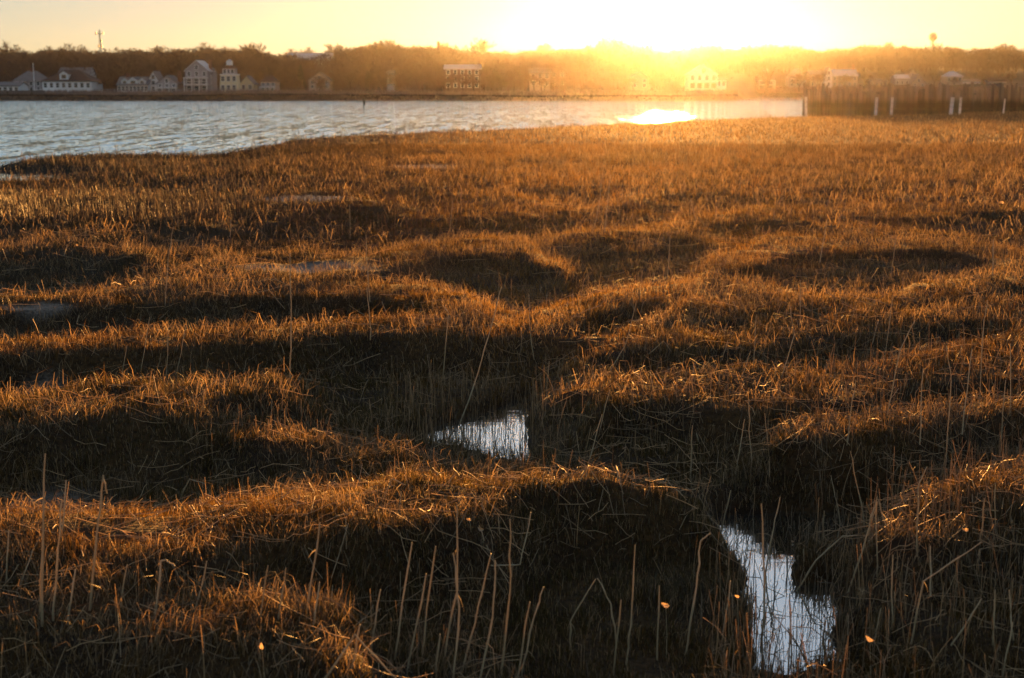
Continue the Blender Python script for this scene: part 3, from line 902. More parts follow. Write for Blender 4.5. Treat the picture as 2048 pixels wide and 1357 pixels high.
# ------------------------------------------------------------------ trees
def tree_parts(seed, H, sparse=False, twigs=420):
    """bare broadleaf tree of unit base 0: trunk mesh (trunk+limbs) and crown mesh (twigs); returns (MB trunk, V, T)"""
    r = random.Random(seed)
    mb = MB()
    tips = []

    def grow(p, d, L, rad, lvl):
        q = p + d * L * 0.5 + Vector((r.uniform(-1, 1), r.uniform(-1, 1), 0)) * L * 0.05
        e = p + d * L
        mb.tube([p, q, e], [rad, rad * 0.8, rad * 0.6], 4 if lvl < 2 else 3)
        if lvl >= 3:
            tips.append((e, d, L)); tips.append((q, d, L)); return
        k = [5, 4, 3][lvl]
        for i in range(k):
            a = 2 * math.pi * (i + r.random() * 0.7) / k
            sp = r.uniform(0.35, 0.85) if lvl else r.uniform(0.3, 0.75)
            ax = d.orthogonal().normalized()
            ay = d.cross(ax)
            nd = (d + (ax * math.cos(a) + ay * math.sin(a)) * sp * 1.2 + Vector((0, 0, 0.15))).normalized()
            b = p.lerp(e, r.uniform(0.55, 1.0))
            grow(b, nd, L * r.uniform(0.55, 0.8), rad * 0.55, lvl + 1)
    grow(Vector((0, 0, 0)), Vector((r.uniform(-.06, .06), r.uniform(-.06, .06), 1)).normalized(), H * 0.38, H * 0.022, 0)
    V, T = [], []
    n = twigs
    for i in range(n):
        e, d, L = r.choice(tips)
        dd = (d + Vector((r.gauss(0, 1), r.gauss(0, 1), r.gauss(0.25, 0.8))) * 0.75).normalized()
        ln = H * r.uniform(0.05, 0.12)
        w = H * r.uniform(0.004, 0.010)
        s = dd.orthogonal().normalized(); s.rotate(__import__('mathutils').Quaternion(dd, r.random() * 6.28))
        p = e + Vector((r.uniform(-1, 1), r.uniform(-1, 1), r.uniform(-1, 1))) * L * 0.25
        b = len(V)
        V += [p - s * w, p + s * w, p + dd * ln]
        T.append((b, b + 1, b + 2))
    return mb, np.array([tuple(v) for v in V]), np.array(T)


TV = []
for sd in range(6):
    mb, V_, T_ = tree_parts(100 + sd, 12.0, twigs=620)
    TV.append((mb, V_, T_))
zmax = [max(v[1][:, 2].max(), 1) for v in TV]

# skyline: height of the tree tops over the photograph's columns
SKYX = [-400, 0, 60, 130, 190, 240, 290, 350, 420, 500, 560, 640, 700, 780, 880, 960, 1050, 1130, 1200, 1290, 1400, 1470, 1520, 1560, 1640, 1700, 1800, 1900, 2000, 2048, 2500]
SKYY = [100, 99, 103, 98, 100, 106, 98, 101, 96, 93, 106, 105, 93, 88, 93, 102, 100, 97, 88, 101, 100, 96, 90, 93, 101, 93, 91, 94, 95, 98, 98]
def sky_top(X, Y):
    x = 1024 + X / Y * F
    return CAMZ + (185 - np.interp(x, SKYX, SKYY)) / F * Y


# woods mass (stuff): many joined bare trees up the hillside
def tri_of(mb):
    T = []
    for f in mb.f:
        for k in range(1, len(f) - 1): T.append((f[0], f[k], f[k + 1]))
    return np.array([tuple(v) for v in mb.v]), np.array(T)
LOW = []
for sd in range(5):
    r_ = random.Random(sd)
    tv, tT = tri_of(MB().tube([(0, 0, 0), (0.1, 0, 2.5), (0, 0.1, 6)], [0.25, 0.2, 0.1], 3))
    # limbs as long thin triangles, twigs as shorter ones; spread through an egg-shaped crown
    V_, T_ = [], []
    for i in range(330):
        th = r_.uniform(0, 6.283); rr = r_.random() ** 0.5; zz = r_.random()
        rad = 3.6 * math.sin(math.pi * (0.12 + 0.8 * zz)) * rr
        p = Vector((rad * math.cos(th), rad * math.sin(th), 2.0 + 9.2 * zz))
        d = Vector((math.cos(th) * rr, math.sin(th) * rr, 0.9)).normalized() + Vector((r_.gauss(0, .35), r_.gauss(0, .35), r_.gauss(0, .3)))
        d.normalize()
        L = r_.uniform(0.7, 2.2); w = r_.uniform(0.03, 0.10)
        s = d.orthogonal().normalized()
        b = len(V_); V_ += [p - s * w, p + s * w, p + d * L]; T_.append((b, b + 1, b + 2))
    V_ = np.array([tuple(v) for v in V_]); T_ = np.array(T_) + len(tv)
    LOW.append((np.concatenate([tv, V_]), np.concatenate([tT, T_])))

Vs, Ts = [], []; off = 0
NW = 2200
uu = rng.uniform(-0.45, 0.47, NW); Yw = 448 + 330 * rng.random(NW) ** 1.2
Yw = np.where(uu > 0.145, 652 + 250 * rng.random(NW), Yw)
# clear room where houses stand in front
HOUSE_SPANS = [(0, 82), (76, 188), (232, 358), (368, 425), (438, 508), (518, 555), (1362, 1455), (1510, 1552), (1575, 1612), (1618, 1722), (1775, 1858), (1885, 1932)]
for u_, Y_ in zip(uu, Yw):
    X_ = u_ * Y_
    if Y_ - float(far_edge(np.array([X_]), np.array([Y_]))[0]) < 45: continue
    z0 = farz(X_, Y_)
    top = float(sky_top(X_, Y_))
    h = min(12.0 * random.uniform(0.7, 1.15), top - z0 - 0.8 - random.uniform(0, 2.2))
    if h < 4: continue
    v, t = LOW[random.randrange(5)]
    s = h / 11.6
    a = random.uniform(0, 6.28); c_, s_ = math.cos(a), math.sin(a)
    q = v.copy(); sx = s * random.uniform(1.0, 1.5)
    q = np.stack([(v[:, 0] * c_ - v[:, 1] * s_) * sx + X_, (v[:, 0] * s_ + v[:, 1] * c_) * sx + Y_, v[:, 2] * s + z0 - 0.2], -1)
    Vs.append(q); Ts.append(t + off); off += len(q)
tag(link('bare_woods', tri_mesh('bare_woods', np.concatenate(Vs), np.concatenate(Ts), M['bark'])), 'brown leafless woods covering the far shore hillside', 'woods', kind='stuff')

TM = []
for mb, V_, T_ in TV:
    TM.append((mb.mesh('trunk', M['bark2']), tri_mesh('crown', V_, T_, M['bark'])))


def tree(px_x, top_px, Y, label, group=None, var=None, wide=1.0, name='bare_tree'):
    X, _, zt = at_dist(px_x, top_px, Y)
    z0 = farz(X, Y)
    k = random.randrange(len(TM)) if var is None else var
    h = zt - z0
    s = h / zmax[k]
    e = empty(name, (X, Y, z0 - 0.1), random.uniform(0, 6.28))
    e.scale = (s * wide, s * wide, s)
    link('trunk', TM[k][0], e); link('crown', TM[k][1], e)
    tag(e, label, 'tree', group)
    return e


GS = 'bare trees along the far skyline'
LS = 'bare brown tree in the continuous row along the far skyline'
SEG = [(100, 'above the brown-roofed white house and flagpole'), (195, 'just left of the radio mast'), (360, 'between the radio mast and the tallest gabled house'),
       (520, 'over the tallest gabled house and the lighthouse-shaped one'), (690, 'over the dark conical evergreen'), (870, 'in the dome-shaped grove left of the chimney stack'),
       (1000, 'right of the dark chimney stack'), (1200, 'between the round tree and the sun'), (1420, 'in the glare right under the sun'), (1620, 'between the sun glare and the jetty end'),
       (1860, 'above the jetty, left of the water tower'), (9999, 'above the jetty, right of the water tower')]
x = -120.0
i = 0
while x < 2170:
    Y = random.uniform(560, 640) if x < 1440 else random.uniform(672, 740)
    seg = [s_ for lim, s_ in SEG if x < lim][0]
    tree(x, float(np.interp(x, SKYX, SKYY)) + random.choice([-13, -9, -5, -2, 1, 4, 6]) + random.uniform(-2, 2), Y, 'bare brown skyline tree ' + seg, GS, wide=random.uniform(0.9, 1.6))
    x += random.uniform(13, 25); i += 1
tree(962, 71, 600, 'round bare tree standing well above the skyline left of the sun', var=1, wide=1.1)
tree(1212, 68, 600, 'tall spreading bare tree on the skyline just left of the sun glare', var=2, wide=1.3)
tree(1085, 80, 600, 'narrow bare treetop between the round tree and the sun', var=3, wide=0.8)
tree(15, 78, 600, 'tall wispy bare tree at the left end of the skyline', var=0, wide=1.2)
tree(125, 83, 600, 'wispy bare tree on the skyline left of the mast', var=4)
tree(160, 86, 600, 'small wispy bare tree just left of the mast', var=5)
tree(705, 90, 600, 'bare tree where the skyline steps up, left of the dome-shaped grove', var=2)
tree(845, 84, 600, 'open-branched bare tree left of the dark chimney on the skyline', var=1, wide=1.3)
tree(905, 86, 600, 'open-branched bare tree right of the dark chimney on the skyline', var=5, wide=1.3)
tree(1540, 82, 600, 'bare tree with a fan top right of the sun on the skyline', var=4)
tree(420, 89, 600, 'wispy tree rising over the tall gabled house', var=3)


def conifer(px_x, top_px, Y, label, w=0.28):
    X, _, zt = at_dist(px_x, top_px, Y)
    z0 = farz(X, Y); h = zt - z0
    e = empty('conifer', (X, Y, z0))
    MB().tube([(0, 0, 0), (0, 0, h * 0.9)], [h * 0.03, h * 0.008], 5).build('trunk', M['bark2'], e)
    V_, T_ = [], []
    for i in range(900):
        t = random.random() ** 0.8
        rr = h * w * (1 - t) * random.uniform(0.5, 1.05) + 0.1
        a = random.uniform(0, 6.28)
        p = Vector((rr * math.cos(a) * 0.6, rr * math.sin(a) * 0.6, h * (0.06 + 0.92 * t)))
        d = Vector((math.cos(a), math.sin(a), random.uniform(-0.4, 0.3))).normalized()
        s = Vector((-math.sin(a), math.cos(a), random.uniform(-.5, .5))) * h * 0.02
        L = rr * 0.5 + 0.15
        b = len(V_); V_ += [p - s, p + s, p + d * L]; T_.append((b, b + 1, b + 2))
    link('crown', tri_mesh('crown', np.array([tuple(v) for v in V_]), np.array(T_), M['evergreen']), e)
    tag(e, label, 'tree')
conifer(601, 128, 438, 'dark conical evergreen at the shore right of the last left-hand house')
for px_, tp, yy, lb in [(897, 148, 440, 'bare tree before the left end of the wide balcony house'), (925, 142, 438, 'bare tree before the middle of the wide balcony house'), (948, 150, 441, 'bare tree before the right end of the wide balcony house'),
                        (1068, 146, 441, 'bare tree before the faint paired-window house'), (1090, 152, 440, 'bare tree between the two faint houses left of the sun'), (1118, 148, 444, 'bare tree before the second faint house left of the sun'),
                        (1268, 150, 432, 'bare tree before the gabled house under the sun'), (640, 150, 438, 'bare tree before the small half-hidden white house'), (792, 148, 440, 'bare tree beside the narrow white house front'),
                        (768, 142, 442, 'bare tree left of the narrow white house front'), (215, 150, 432, 'bare tree left of the white cottages'), (1320, 150, 436, 'bare tree left of the prominent gabled house'), (700, 138, 444, 'tall bare tree at the foot of the dome-shaped grove')]:
    tree(px_, tp, yy, lb, wide=1.5)
for px_, tp, lb in [(1532, 136, 'bare tree before the shingled house with balconies'), (1600, 142, 'bare tree just left of the jetty end, before a grey gable'), (1636, 140, 'bare tree before the low pale wing behind the jetty'),
                    (1690, 146, 'bare tree before the long pale house behind the jetty'), (1730, 138, 'bare tree between the chimneyed house and the jetty middle'), (1770, 142, 'bare tree left of the triangular gable'), (1870, 136, 'bare tree between the triangular gable and the pale-roofed house'),
                    (1908, 152, 'bare tree before the pale-roofed house'), (1968, 138, 'bare tree right of the pale-roofed house'), (2025, 140, 'bare tree at the right end behind the jetty')]:
    tree(px_, tp, 630, lb, wide=1.4)
conifer(1402, 85, 600, 'thin pointed evergreen on the skyline right of the sun', 0.13)
conifer(1500, 88, 600, 'narrow evergreen on the skyline further right of the sun', 0.16)
conifer(1805, 150, 662, 'dark evergreen behind the twin gabled house', 0.3)
conifer(735, 140, 450, 'dark evergreen at the foot of the wooded hill', 0.3)

# shrubs between the houses (things)
def shrub(px_x, top_px, Y, w, label, group):
    X, _, zt = at_dist(px_x, top_px, Y)
    z0 = farz(X, Y); h = max(zt - z0, 1.0)
    V_, T_ = [], []
    for i in range(260):
        a = random.uniform(0, 6.28); rr = random.random() ** 0.5; t = random.random()
        p = Vector((w * rr * math.cos(a) * math.sin(math.pi * (0.25 + 0.6 * t)), w * 0.6 * rr * math.sin(a), h * t * (1 - 0.35 * rr)))
        d = Vector((random.gauss(0, .5), random.gauss(0, .5), 1)).normalized(); s = d.orthogonal().normalized() * 0.09
        b = len(V_); V_ += [p - s, p + s, p + d * 0.9]; T_.append((b, b + 1, b + 2))
    o = link('shrub', tri_mesh('shrub', np.array([tuple(v) for v in V_]), np.array(T_), M['bark']))
    o.location = (X, Y, z0); tag(o, label, 'shrub', group)
for px_ in [200, 214, 226, 362, 430, 512, 562, 575, 590, 640, 672, 690, 715, 750, 800, 830, 868, 985, 1010, 1040, 1150, 1180, 1215, 1330, 1350]:
    shrub(px_ + random.uniform(-4, 4), random.uniform(150, 168), random.uniform(432, 446), random.uniform(1.6, 3.2), 'brown leafless shrub on the far shore near the houses', 'shrubs along the far shore')


# ------------------------------------------------------------------ houses
def prism(w, d, z0, zr, over=0.35, axis='x', th=0.22, y0=0.0):
    """gable roof shell. axis 'front': ridge runs front-back (gable faces the camera); 'side': ridge parallel to the shore"""
    mb = MB()
    if axis == 'front':
        sl = (zr - z0) / (w / 2)
        for s in (-1, 1):
            xo = s * (w / 2 + over); zo = z0 - sl * over
            mb.add([(xo, y0 - over, zo), (0, y0 - over, zr), (0, y0 + d + over, zr), (xo, y0 + d + over, zo), (xo, y0 - over, zo + th), (0, y0 - over, zr + th), (0, y0 + d + over, zr + th), (xo, y0 + d + over, zo + th)],
                   [(0, 1, 2, 3), (7, 6, 5, 4), (0, 4, 5, 1), (1, 5, 6, 2), (2, 6, 7, 3), (3, 7, 4, 0)])
    else:
        sl = (zr - z0) / (d / 2)
        for s in (-1, 1):
            ym = y0 + d / 2; yo = ym + s * (d / 2 + over); zo = z0 - sl * over
            xl, xr = -w / 2 - over, w / 2 + over
            mb.add([(xl, yo, zo), (xl, ym, zr), (xr, ym, zr), (xr, yo, zo), (xl, yo, zo + th), (xl, ym, zr + th), (xr, ym, zr + th), (xr, yo, zo + th)],
                   [(0, 1, 2, 3), (7, 6, 5, 4), (0, 4, 5, 1), (1, 5, 6, 2), (2, 6, 7, 3), (3, 7, 4, 0)])
    return mb


_wm = {}
def window(parent, x, z, w=0.9, h=1.3, y=0.0, frame=True):
    k = (round(w, 2), round(h, 2))
    if k not in _wm:
        f = MB()
        t = 0.12
        f.box(-w / 2 - t, w / 2 + t, -0.08, 0.02, h / 2, h / 2 + t); f.box(-w / 2 - t, w / 2 + t, -0.08, 0.02, -h / 2 - t, -h / 2)
        f.box(-w / 2 - t, -w / 2, -0.08, 0.02, -h / 2, h / 2); f.box(w / 2, w / 2 + t, -0.08, 0.02, -h / 2, h / 2)
        f.box(-w / 2, w / 2, -0.06, 0.02, -0.03, 0.03)
        _wm[k] = (f.mesh('window', M['trim']), MB().box(-w / 2, w / 2, -0.03, 0.01, -h / 2, h / 2).mesh('pane', M['glass']))
    o = link('window', _wm[k][0], parent); o.location = (x, y, z)
    link('pane', _wm[k][1], o)
    return o


def house(px0, px1, base_px, eave_px, ridge_px, Y, label, wall='white', roof='roof_grey', style='front', rows=2, cols=3, depth=9.0, porch=0, chimney=None, big=False,
          dormers=(), ground_windows=True, name='house', cupola=False, rz=0.0, win=(0.9, 1.3), attic=True):
    xc, _, zb = at_dist((px0 + px1) / 2, base_px, Y)
    m = Y / F
    w = (px1 - px0) * m
    ze = (base_px - eave_px) * m; zr = (base_px - ridge_px) * m
    root = empty(name, (xc, Y, zb), rz)
    tag(root, label, 'house')
    mw = M[wall]
    mb = MB()
    mb.box(-w / 2, w / 2, 0, depth, -2.5, ze)
    if style == 'front':
        mb.add([(-w / 2, 0, ze), (w / 2, 0, ze), (0, 0, zr), (-w / 2, depth, ze), (w / 2, depth, ze), (0, depth, zr)], [(0, 1, 2), (5, 4, 3)])
        mb.build('wall', mw, root)
        prism(w, depth, ze, zr, 0.35, 'front').build('roof', M[roof], root)
    elif style == 'side':
        ym = depth / 2
        mb.add([(-w / 2, 0, ze), (-w / 2, depth, ze), (-w / 2, ym, zr), (w / 2, 0, ze), (w / 2, depth, ze), (w / 2, ym, zr)], [(0, 2, 1), (3, 4, 5)])
        mb.build('wall', mw, root)
        prism(w, depth, ze, zr, 0.35, 'side').build('roof', M[roof], root)
    elif style == 'hip':
        mb.build('wall', mw, root)
        o = 0.5; rl = max(w * 0.16, 0.5)
        MB().add([(-w / 2 - o, -o, ze - 0.1), (w / 2 + o, -o, ze - 0.1), (w / 2 + o, depth + o, ze - 0.1), (-w / 2 - o, depth + o, ze - 0.1), (-rl, depth / 2, zr), (rl, depth / 2, zr)],
                 [(0, 1, 5, 4), (1, 2, 5), (2, 3, 4, 5), (3, 0, 4), (3, 2, 1, 0)]).build('roof', M[roof], root)
    # windows by row and column
    sh = ze / max(rows, 1)
    wh = min(win[1], sh * 0.6)
    for r in range(rows):
        if porch and r < porch: continue
        for c in range(cols):
            xx = -w / 2 + w * (c + 0.5) / cols
            window(root, xx, sh * (r + 0.52), win[0], wh, -0.01)
    if style == 'front' and attic and zr - ze > 2.2:
        window(root, 0, ze + (zr - ze) * 0.33, 0.9, 1.1, -0.01)
    # porches: open galleries with posts, rail and dark opening
    for r in range(porch):
        z0, z1 = sh * r, sh * (r + 1)
        MB().box(-w / 2 - 0.1, w / 2 + 0.1, -2.4, -0.02, z1 - 0.18, z1 + 0.02).build('porch_deck', M['trim'], root)
        n = max(cols + 1, 3)
        for i in range(n):
            xx = -w / 2 + 0.12 + (w - 0.24) * i / (n - 1)
            MB().box(xx - 0.11, xx + 0.11, -2.35, -2.13, z0 + (0.03 if r else -1.6), z1 - 0.19).build('post', M['trim'], root)
        if r > 0:
            rl = MB(); rl.box(-w / 2, w / 2, -2.37, -2.31, z0 + 0.85, z0 + 0.93)
            k = int(w / 0.45)
            for i in range(k + 1): rl.box(-w / 2 + w * i / k - 0.02, -w / 2 + w * i / k + 0.02, -2.36, -2.32, z0 + 0.05, z0 + 0.86)
            rl.build('railing', M['trim'], root)
        for c in range(cols):
            xx = -w / 2 + w * (c + 0.5) / cols
            window(root, xx, z0 + sh * 0.42, w / cols * 0.62, sh * 0.7, -0.01)
    if chimney is not None:
        cx, ch = chimney
        MB().box(cx * w / 2 - 0.45, cx * w / 2 + 0.45, depth * 0.45, depth * 0.45 + 0.9, ze, zr + ch).build('chimney', M['brick'], root)
    for dx, dw in dormers:
        x_ = dx * w / 2; hz = ze + (zr - ze) * 0.12; ht = (zr - ze) * 0.5
        d = MB().box(x_ - dw / 2, x_ + dw / 2, 0.4, depth / 2, hz, hz + ht)
        d.add([(x_ - dw / 2, 0.4, hz + ht), (x_ + dw / 2, 0.4, hz + ht), (x_, 0.4, hz + ht + dw * 0.33)], [(0, 1, 2)])
        do = d.build('dormer', mw, root)
        pr = prism(dw, depth / 2 - 0.6, hz + ht, hz + ht + dw * 0.33, 0.2, 'front', 0.12, 0.4).build('roof', M[roof], do); pr.location.x = x_
        wo = link('window', MB().box(x_ - dw * 0.25, x_ + dw * 0.25, 0.34, 0.41, hz + ht * 0.2, hz + ht * 0.85).mesh('window', M['glass']), do)
    return root, w, ze, zr


# left group
house(-60, 38, 187, 173, 166, 418, 'low white clubhouse with a row of windows at the far left shore edge', 'white', 'roof_grey', 'side', 1, 9, 8)
house(28, 84, 184, 163, 143, 436, 'shingled house with a broad hipped roof behind the flagpole', 'grey', 'roof_grey', 'hip', 2, 4, 10, chimney=(0.0, 0.8))
r, w, ze, zr = house(86, 182, 180, 163, 141, 424, 'large white house with brown hipped roof and square dormer on a raised deck', 'white', 'roof_brown', 'hip', 1, 8, 12, dormers=[(-0.12, 2.6)])
MB().box(-w / 2 - 1.8, w / 2 - 3.2, -3.2, -0.02, -1.1, -0.85).build('deck', M['trim'], r)
rl = MB()
for i in range(40): rl.box(-w / 2 - 1.8 + 0.3 * i, -w / 2 - 1.74 + 0.3 * i, -3.18, -3.12, -0.85, 0.05)
rl.box(-w / 2 - 1.8, w / 2 - 3.2, -3.2, -3.1, 0.05, 0.15); rl.build('railing', M['trim'], r)
for i in range(7): MB().box(-w / 2 - 1.7 + 1.9 * i, -w / 2 - 1.45 + 1.9 * i, -3.1, -2.85, -3.2, -1.11).build('deck_post', M['darkwood'], r)
st = MB()
for i in range(9): st.box(w / 2 - 3.2 + i * 0.36, w / 2 - 2.84 + i * 0.36, -3.2, -2.0, -1.1 - 0.2 * i, -0.9 - 0.2 * i)
st.build('staircase', M['trim'], r)
house(118, 178, 166, 150, 137, 446, 'pale upper house peeking above the large brown-roofed house', 'white', 'roof_grey', 'side', 1, 5, 8)
house(236, 296, 185, 171, 156, 424, 'white cottage with a central arched dormer and many small windows', 'white', 'roof_grey', 'side', 1, 8, 9, dormers=[(-0.55, 2.0), (0.0, 2.8), (0.6, 2.0)], chimney=(-0.55, 1.2))
house(298, 317, 184, 161, 145, 427, 'narrow white house with one steep pointed gable', 'white', 'roof_grey', 'front', 2, 1, 8)
house(314, 355, 184, 168, 153, 424, 'broad-gabled pale house with an open ground-floor porch', 'grey', 'roof_grey', 'front', 2, 3, 9, porch=1, chimney=(0.9, 1.6))
house(372, 417, 183, 143, 124, 424, 'tallest gabled grey shingle house with two stacked balconies', 'grey', 'roof_pale', 'front', 3, 3, 11, porch=2, chimney=(0.9, 0.4))
house(416, 424, 183, 150, 140, 428, 'slim grey side wing beside the tallest gabled house', 'grey', 'roof_grey', 'side', 3, 1, 8)

# tapered lighthouse-like house
def taper_house():
    Y = 424
    xc, _, zb = at_dist(461, 183, Y); m = Y / F
    root = empty('tower_house', (xc, Y, zb)); tag(root, 'cream tapered lighthouse-shaped house with a white lantern on top', 'house')
    def frus(z0, z1, a0, a1):
        return MB().add([(-a0, -a0, z0), (a0, -a0, z0), (a0, a0, z0), (-a0, a0, z0), (-a1, -a1, z1), (a1, -a1, z1), (a1, a1, z1), (-a1, a1, z1)],
                        [(3, 2, 1, 0), (4, 5, 6, 7), (0, 1, 5, 4), (1, 2, 6, 5), (2, 3, 7, 6), (3, 0, 4, 7)])
    frus(-2, 31 * m, 19 * m, 15.5 * m).build('wall', M['cream'], root)
    frus(31 * m + .01, 33 * m, 17 * m, 17 * m).build('balcony', M['trim'], root)
    frus(33 * m + .01, 44 * m, 12.5 * m, 12 * m).build('upper_wall', M['grey'], root)
    frus(44 * m + .01, 50 * m, 15 * m, 6 * m).build('roof', M['roof_brown'], root)
    la = frus(50 * m + .01, 58 * m, 5.5 * m, 5.2 * m).build('lantern', M['white'], root)
    frus(58 * m + .01, 62 * m, 6 * m, 0.5 * m).build('roof', M['roof_pale'], la)
    for z, n, s in ((7, 3, 18), (24, 3, 15.8)):
        for i in range(n):
            window(root, (i - 1) * 11 * m, z * m, 0.95, 1.35, -(s + 0.4) * m - 0.02)
    for i in (-1, 0, 1): window(root, i * 7.5 * m, 38.5 * m, 0.8, 1.0, -12.4 * m - 0.02)
taper_house()
house(481, 507, 183, 168, 154, 428, 'small cream gabled annex right of the lighthouse-shaped house', 'cream', 'roof_grey', 'front', 1, 2, 7)
house(522, 551, 183, 165, 152, 426, 'last low porch house of the left group with a brown roof', 'tan', 'roof_brown', 'hip', 2, 3, 8, porch=1)
# hill houses
house(575, 662, 136, 121, 108, 560, 'pale long-roofed house high on the wooded hill', 'grey', 'roof_pale', 'side', 1, 6, 9)
house(618, 660, 178, 162, 147, 446, 'small white gabled house half hidden by bare branches', 'tan', 'roof_grey', 'front', 2, 3, 8)
house(775, 787, 170, 148, 143, 446, 'narrow white house front with stacked windows among trees', 'white', 'roof_grey', 'side', 3, 1, 6)
house(890, 960, 178, 140, 132, 446, 'wide house with a long pale balcony under the woods', 'brown', 'roof_pale', 'side', 3, 5, 9)
house(1060, 1100, 174, 147, 138, 450, 'faint pale house with paired tall windows left of the sun', 'tan', 'roof_grey', 'side', 2, 3, 8)
house(1100, 1132, 174, 143, 133, 455, 'faint second pale house close left of the sun', 'brown', 'roof_grey', 'front', 2, 2, 8)
house(1260, 1298, 176, 158, 146, 440, 'gabled white house lost in the glare under the sun', 'tan', 'roof_grey', 'front', 2, 2, 8)
# right group, farther shore
YR = 628
house(1378, 1434, 178, 150, 132, YR - 180, 'prominent white gabled house just right of the sun', 'white', 'roof_pale', 'front', 2, 4, 10, porch=1)
house(1432, 1452, 176, 160, 156, YR - 178, 'low porch wing on the right of the prominent gabled house', 'white', 'roof_grey', 'side', 1, 2, 6)
house(1516, 1548, 178, 154, 139, YR + 12, 'shingled gabled house with horizontal balconies right of the sun', 'grey', 'roof_grey', 'front', 3, 2, 9, porch=2)
house(1578, 1612, 182, 158, 140, YR + 12, 'steep gabled grey house just left of the jetty end', 'grey', 'roof_grey', 'front', 3, 3, 9)
house(1620, 1650, 175, 150, 143, YR + 12, 'low pale wing at the left of the long chimneyed house', 'tan', 'roof_grey', 'side', 2, 3, 8)
house(1650, 1664, 175, 152, 136, YR + 8, 'pointed white gable behind the jetty', 'white', 'roof_grey', 'front', 2, 1, 8)
house(1664, 1714, 175, 153, 141, YR + 12, 'long pale house with a chimney behind the jetty', 'tan', 'roof_pale', 'side', 2, 5, 9, chimney=(0.8, 2.4))
house(1740, 1775, 175, 164, 158, YR + 12, 'low pale house behind the jetty between two taller ones', 'tan', 'roof_grey', 'side', 1, 4, 8)
house(1790, 1818, 175, 158, 151, YR + 12, 'low grey-roofed house left of the triangular gable', 'grey', 'roof_pale', 'side', 1, 3, 8)
house(1822, 1852, 180, 168, 150, YR + 8, 'triangular timber gable with white trim behind the jetty', 'tan', 'roof_grey', 'front', 2, 2, 9)
house(1808, 1840, 175, 156, 140, YR + 30, 'darker gabled house behind the triangular gable', 'tan', 'roof_brown', 'front', 2, 2, 9)
house(1892, 1924, 178, 154, 144, YR + 12, 'house with a bright pale rounded roof behind the jetty', 'tan', 'roof_pale', 'hip', 2, 3, 9)
house(1924, 1960, 176, 164, 160, YR + 14, 'low wing right of the pale-roofed house', 'white', 'roof_grey', 'side', 1, 3, 8)
house(1975, 2012, 176, 163, 157, YR + 14, 'low brown-roofed house behind the right end of the jetty', 'tan', 'roof_brown', 'side', 1, 4, 8)
house(1986, 2004, 118, 110, 102, 760, 'small pale gabled house high on the hill at right', 'white', 'roof_pale', 'front', 1, 2, 8)
house(1915, 1955, 120, 112, 106, 770, 'long dim roof high on the hill right of the water tower', 'grey', 'roof_grey', 'side', 1, 4, 8)

# ------------------------------------------------------------------ masts, tank, chimney, walls
def flagpole():
    X, Y, zt = at_dist(66, 128, 416); z0 = farz(X, Y)
    e = empty('flagpole', (X, Y, z0)); tag(e, 'tall white flagpole on the far left sea wall', 'flagpole')
    MB().tube([(0, 0, 0), (0, 0, zt - z0)], [0.16, 0.09], 8).build('pole', M['trim'], e)
    MB().tube([(0, 0, zt - z0), (0, 0, zt - z0 + 0.25)], [0.16, 0.05], 8).build('finial', M['trim'], e)
    MB().box(-0.35, 0.35, -0.35, 0.35, -0.4, 0.25).build('base', M['stone'], e)
flagpole()


def mast():
    Y = 640
    X, _, zt = at_dist(199, 60, Y); z0 = farz(X, Y); h = zt - z0
    e = empty('radio_mast', (X, Y, z0)); tag(e, 'dark lattice radio mast with crossarms above the left skyline', 'mast')
    mb = MB(); a = 0.55
    c = [(-a, -a), (a, -a), (0, a)]
    for i in range(3):
        x0, y0 = c[i]; x1, y1 = c[(i + 1) % 3]
        mb.tube([(x0, y0, 0), (x0 * .5, y0 * .5, h)], [0.12, 0.08], 4)
        n = 16
        for k in range(n):
            za, zb = h * k / n, h * (k + 1) / n
            fa, fb = 1 - .5 * k / n, 1 - .5 * (k + 1) / n
            mb.tube([(x0 * fa, y0 * fa, za), (x1 * fb, y1 * fb, zb)], 0.06, 3)
    mb.build('lattice', M['steel'], e)
    MB().box(-1.7, 1.7, -0.15, 0.15, h * 0.90, h * 0.90 + 0.28).build('crossarm', M['steel'], e)
    for z, x_ in ((0.74, 0.7), (0.62, -0.7), (0.62, 0.8), (0.92, -1.6), (0.92, 1.6)):
        MB().box(x_ - 0.22, x_ + 0.22, -0.5, -0.2, h * z - 0.6, h * z + 0.6).build('antenna', M['steel'], e)
mast()


def water_tower():
    Y = 1150
    X, _, zc = at_dist(1866, 74, Y); m = Y / F; rs = 8.2 * m
    z0 = farz(X, Y)
    e = empty('water_tower', (X, Y, z0)); tag(e, 'round grey water tower on a single stem above the right skyline', 'water tower')
    H = zc - z0
    prof = []
    for i in range(0, 17):
        t = math.pi * (0.86 * i / 16)
        prof.append((rs * math.sin(t), H + rs * math.cos(t)))
    prof += [(rs * 0.30, H - rs * 1.15), (rs * 0.2, H - rs * 1.6)]
    def lathe(p, n=28):
        mb = MB(); vs = []
        for r_, z_ in p:
            for k in range(n): vs.append((r_ * math.cos(6.28318 * k / n), r_ * math.sin(6.28318 * k / n), z_))
        fs = [(i * n + (k + 1) % n, i * n + k, (i + 1) * n + k, (i + 1) * n + (k + 1) % n) for i in range(len(p) - 1) for k in range(n)]
        return mb.add(vs, fs)
    o = lathe(prof).build('tank', M['tank'], e)
    for p_ in o.data.polygons: p_.use_smooth = True
    lathe([(rs * 0.2, H - rs * 1.6), (rs * 0.18, 3), (rs * 0.4, 0)]).build('stem', M['tank'], e)
water_tower()

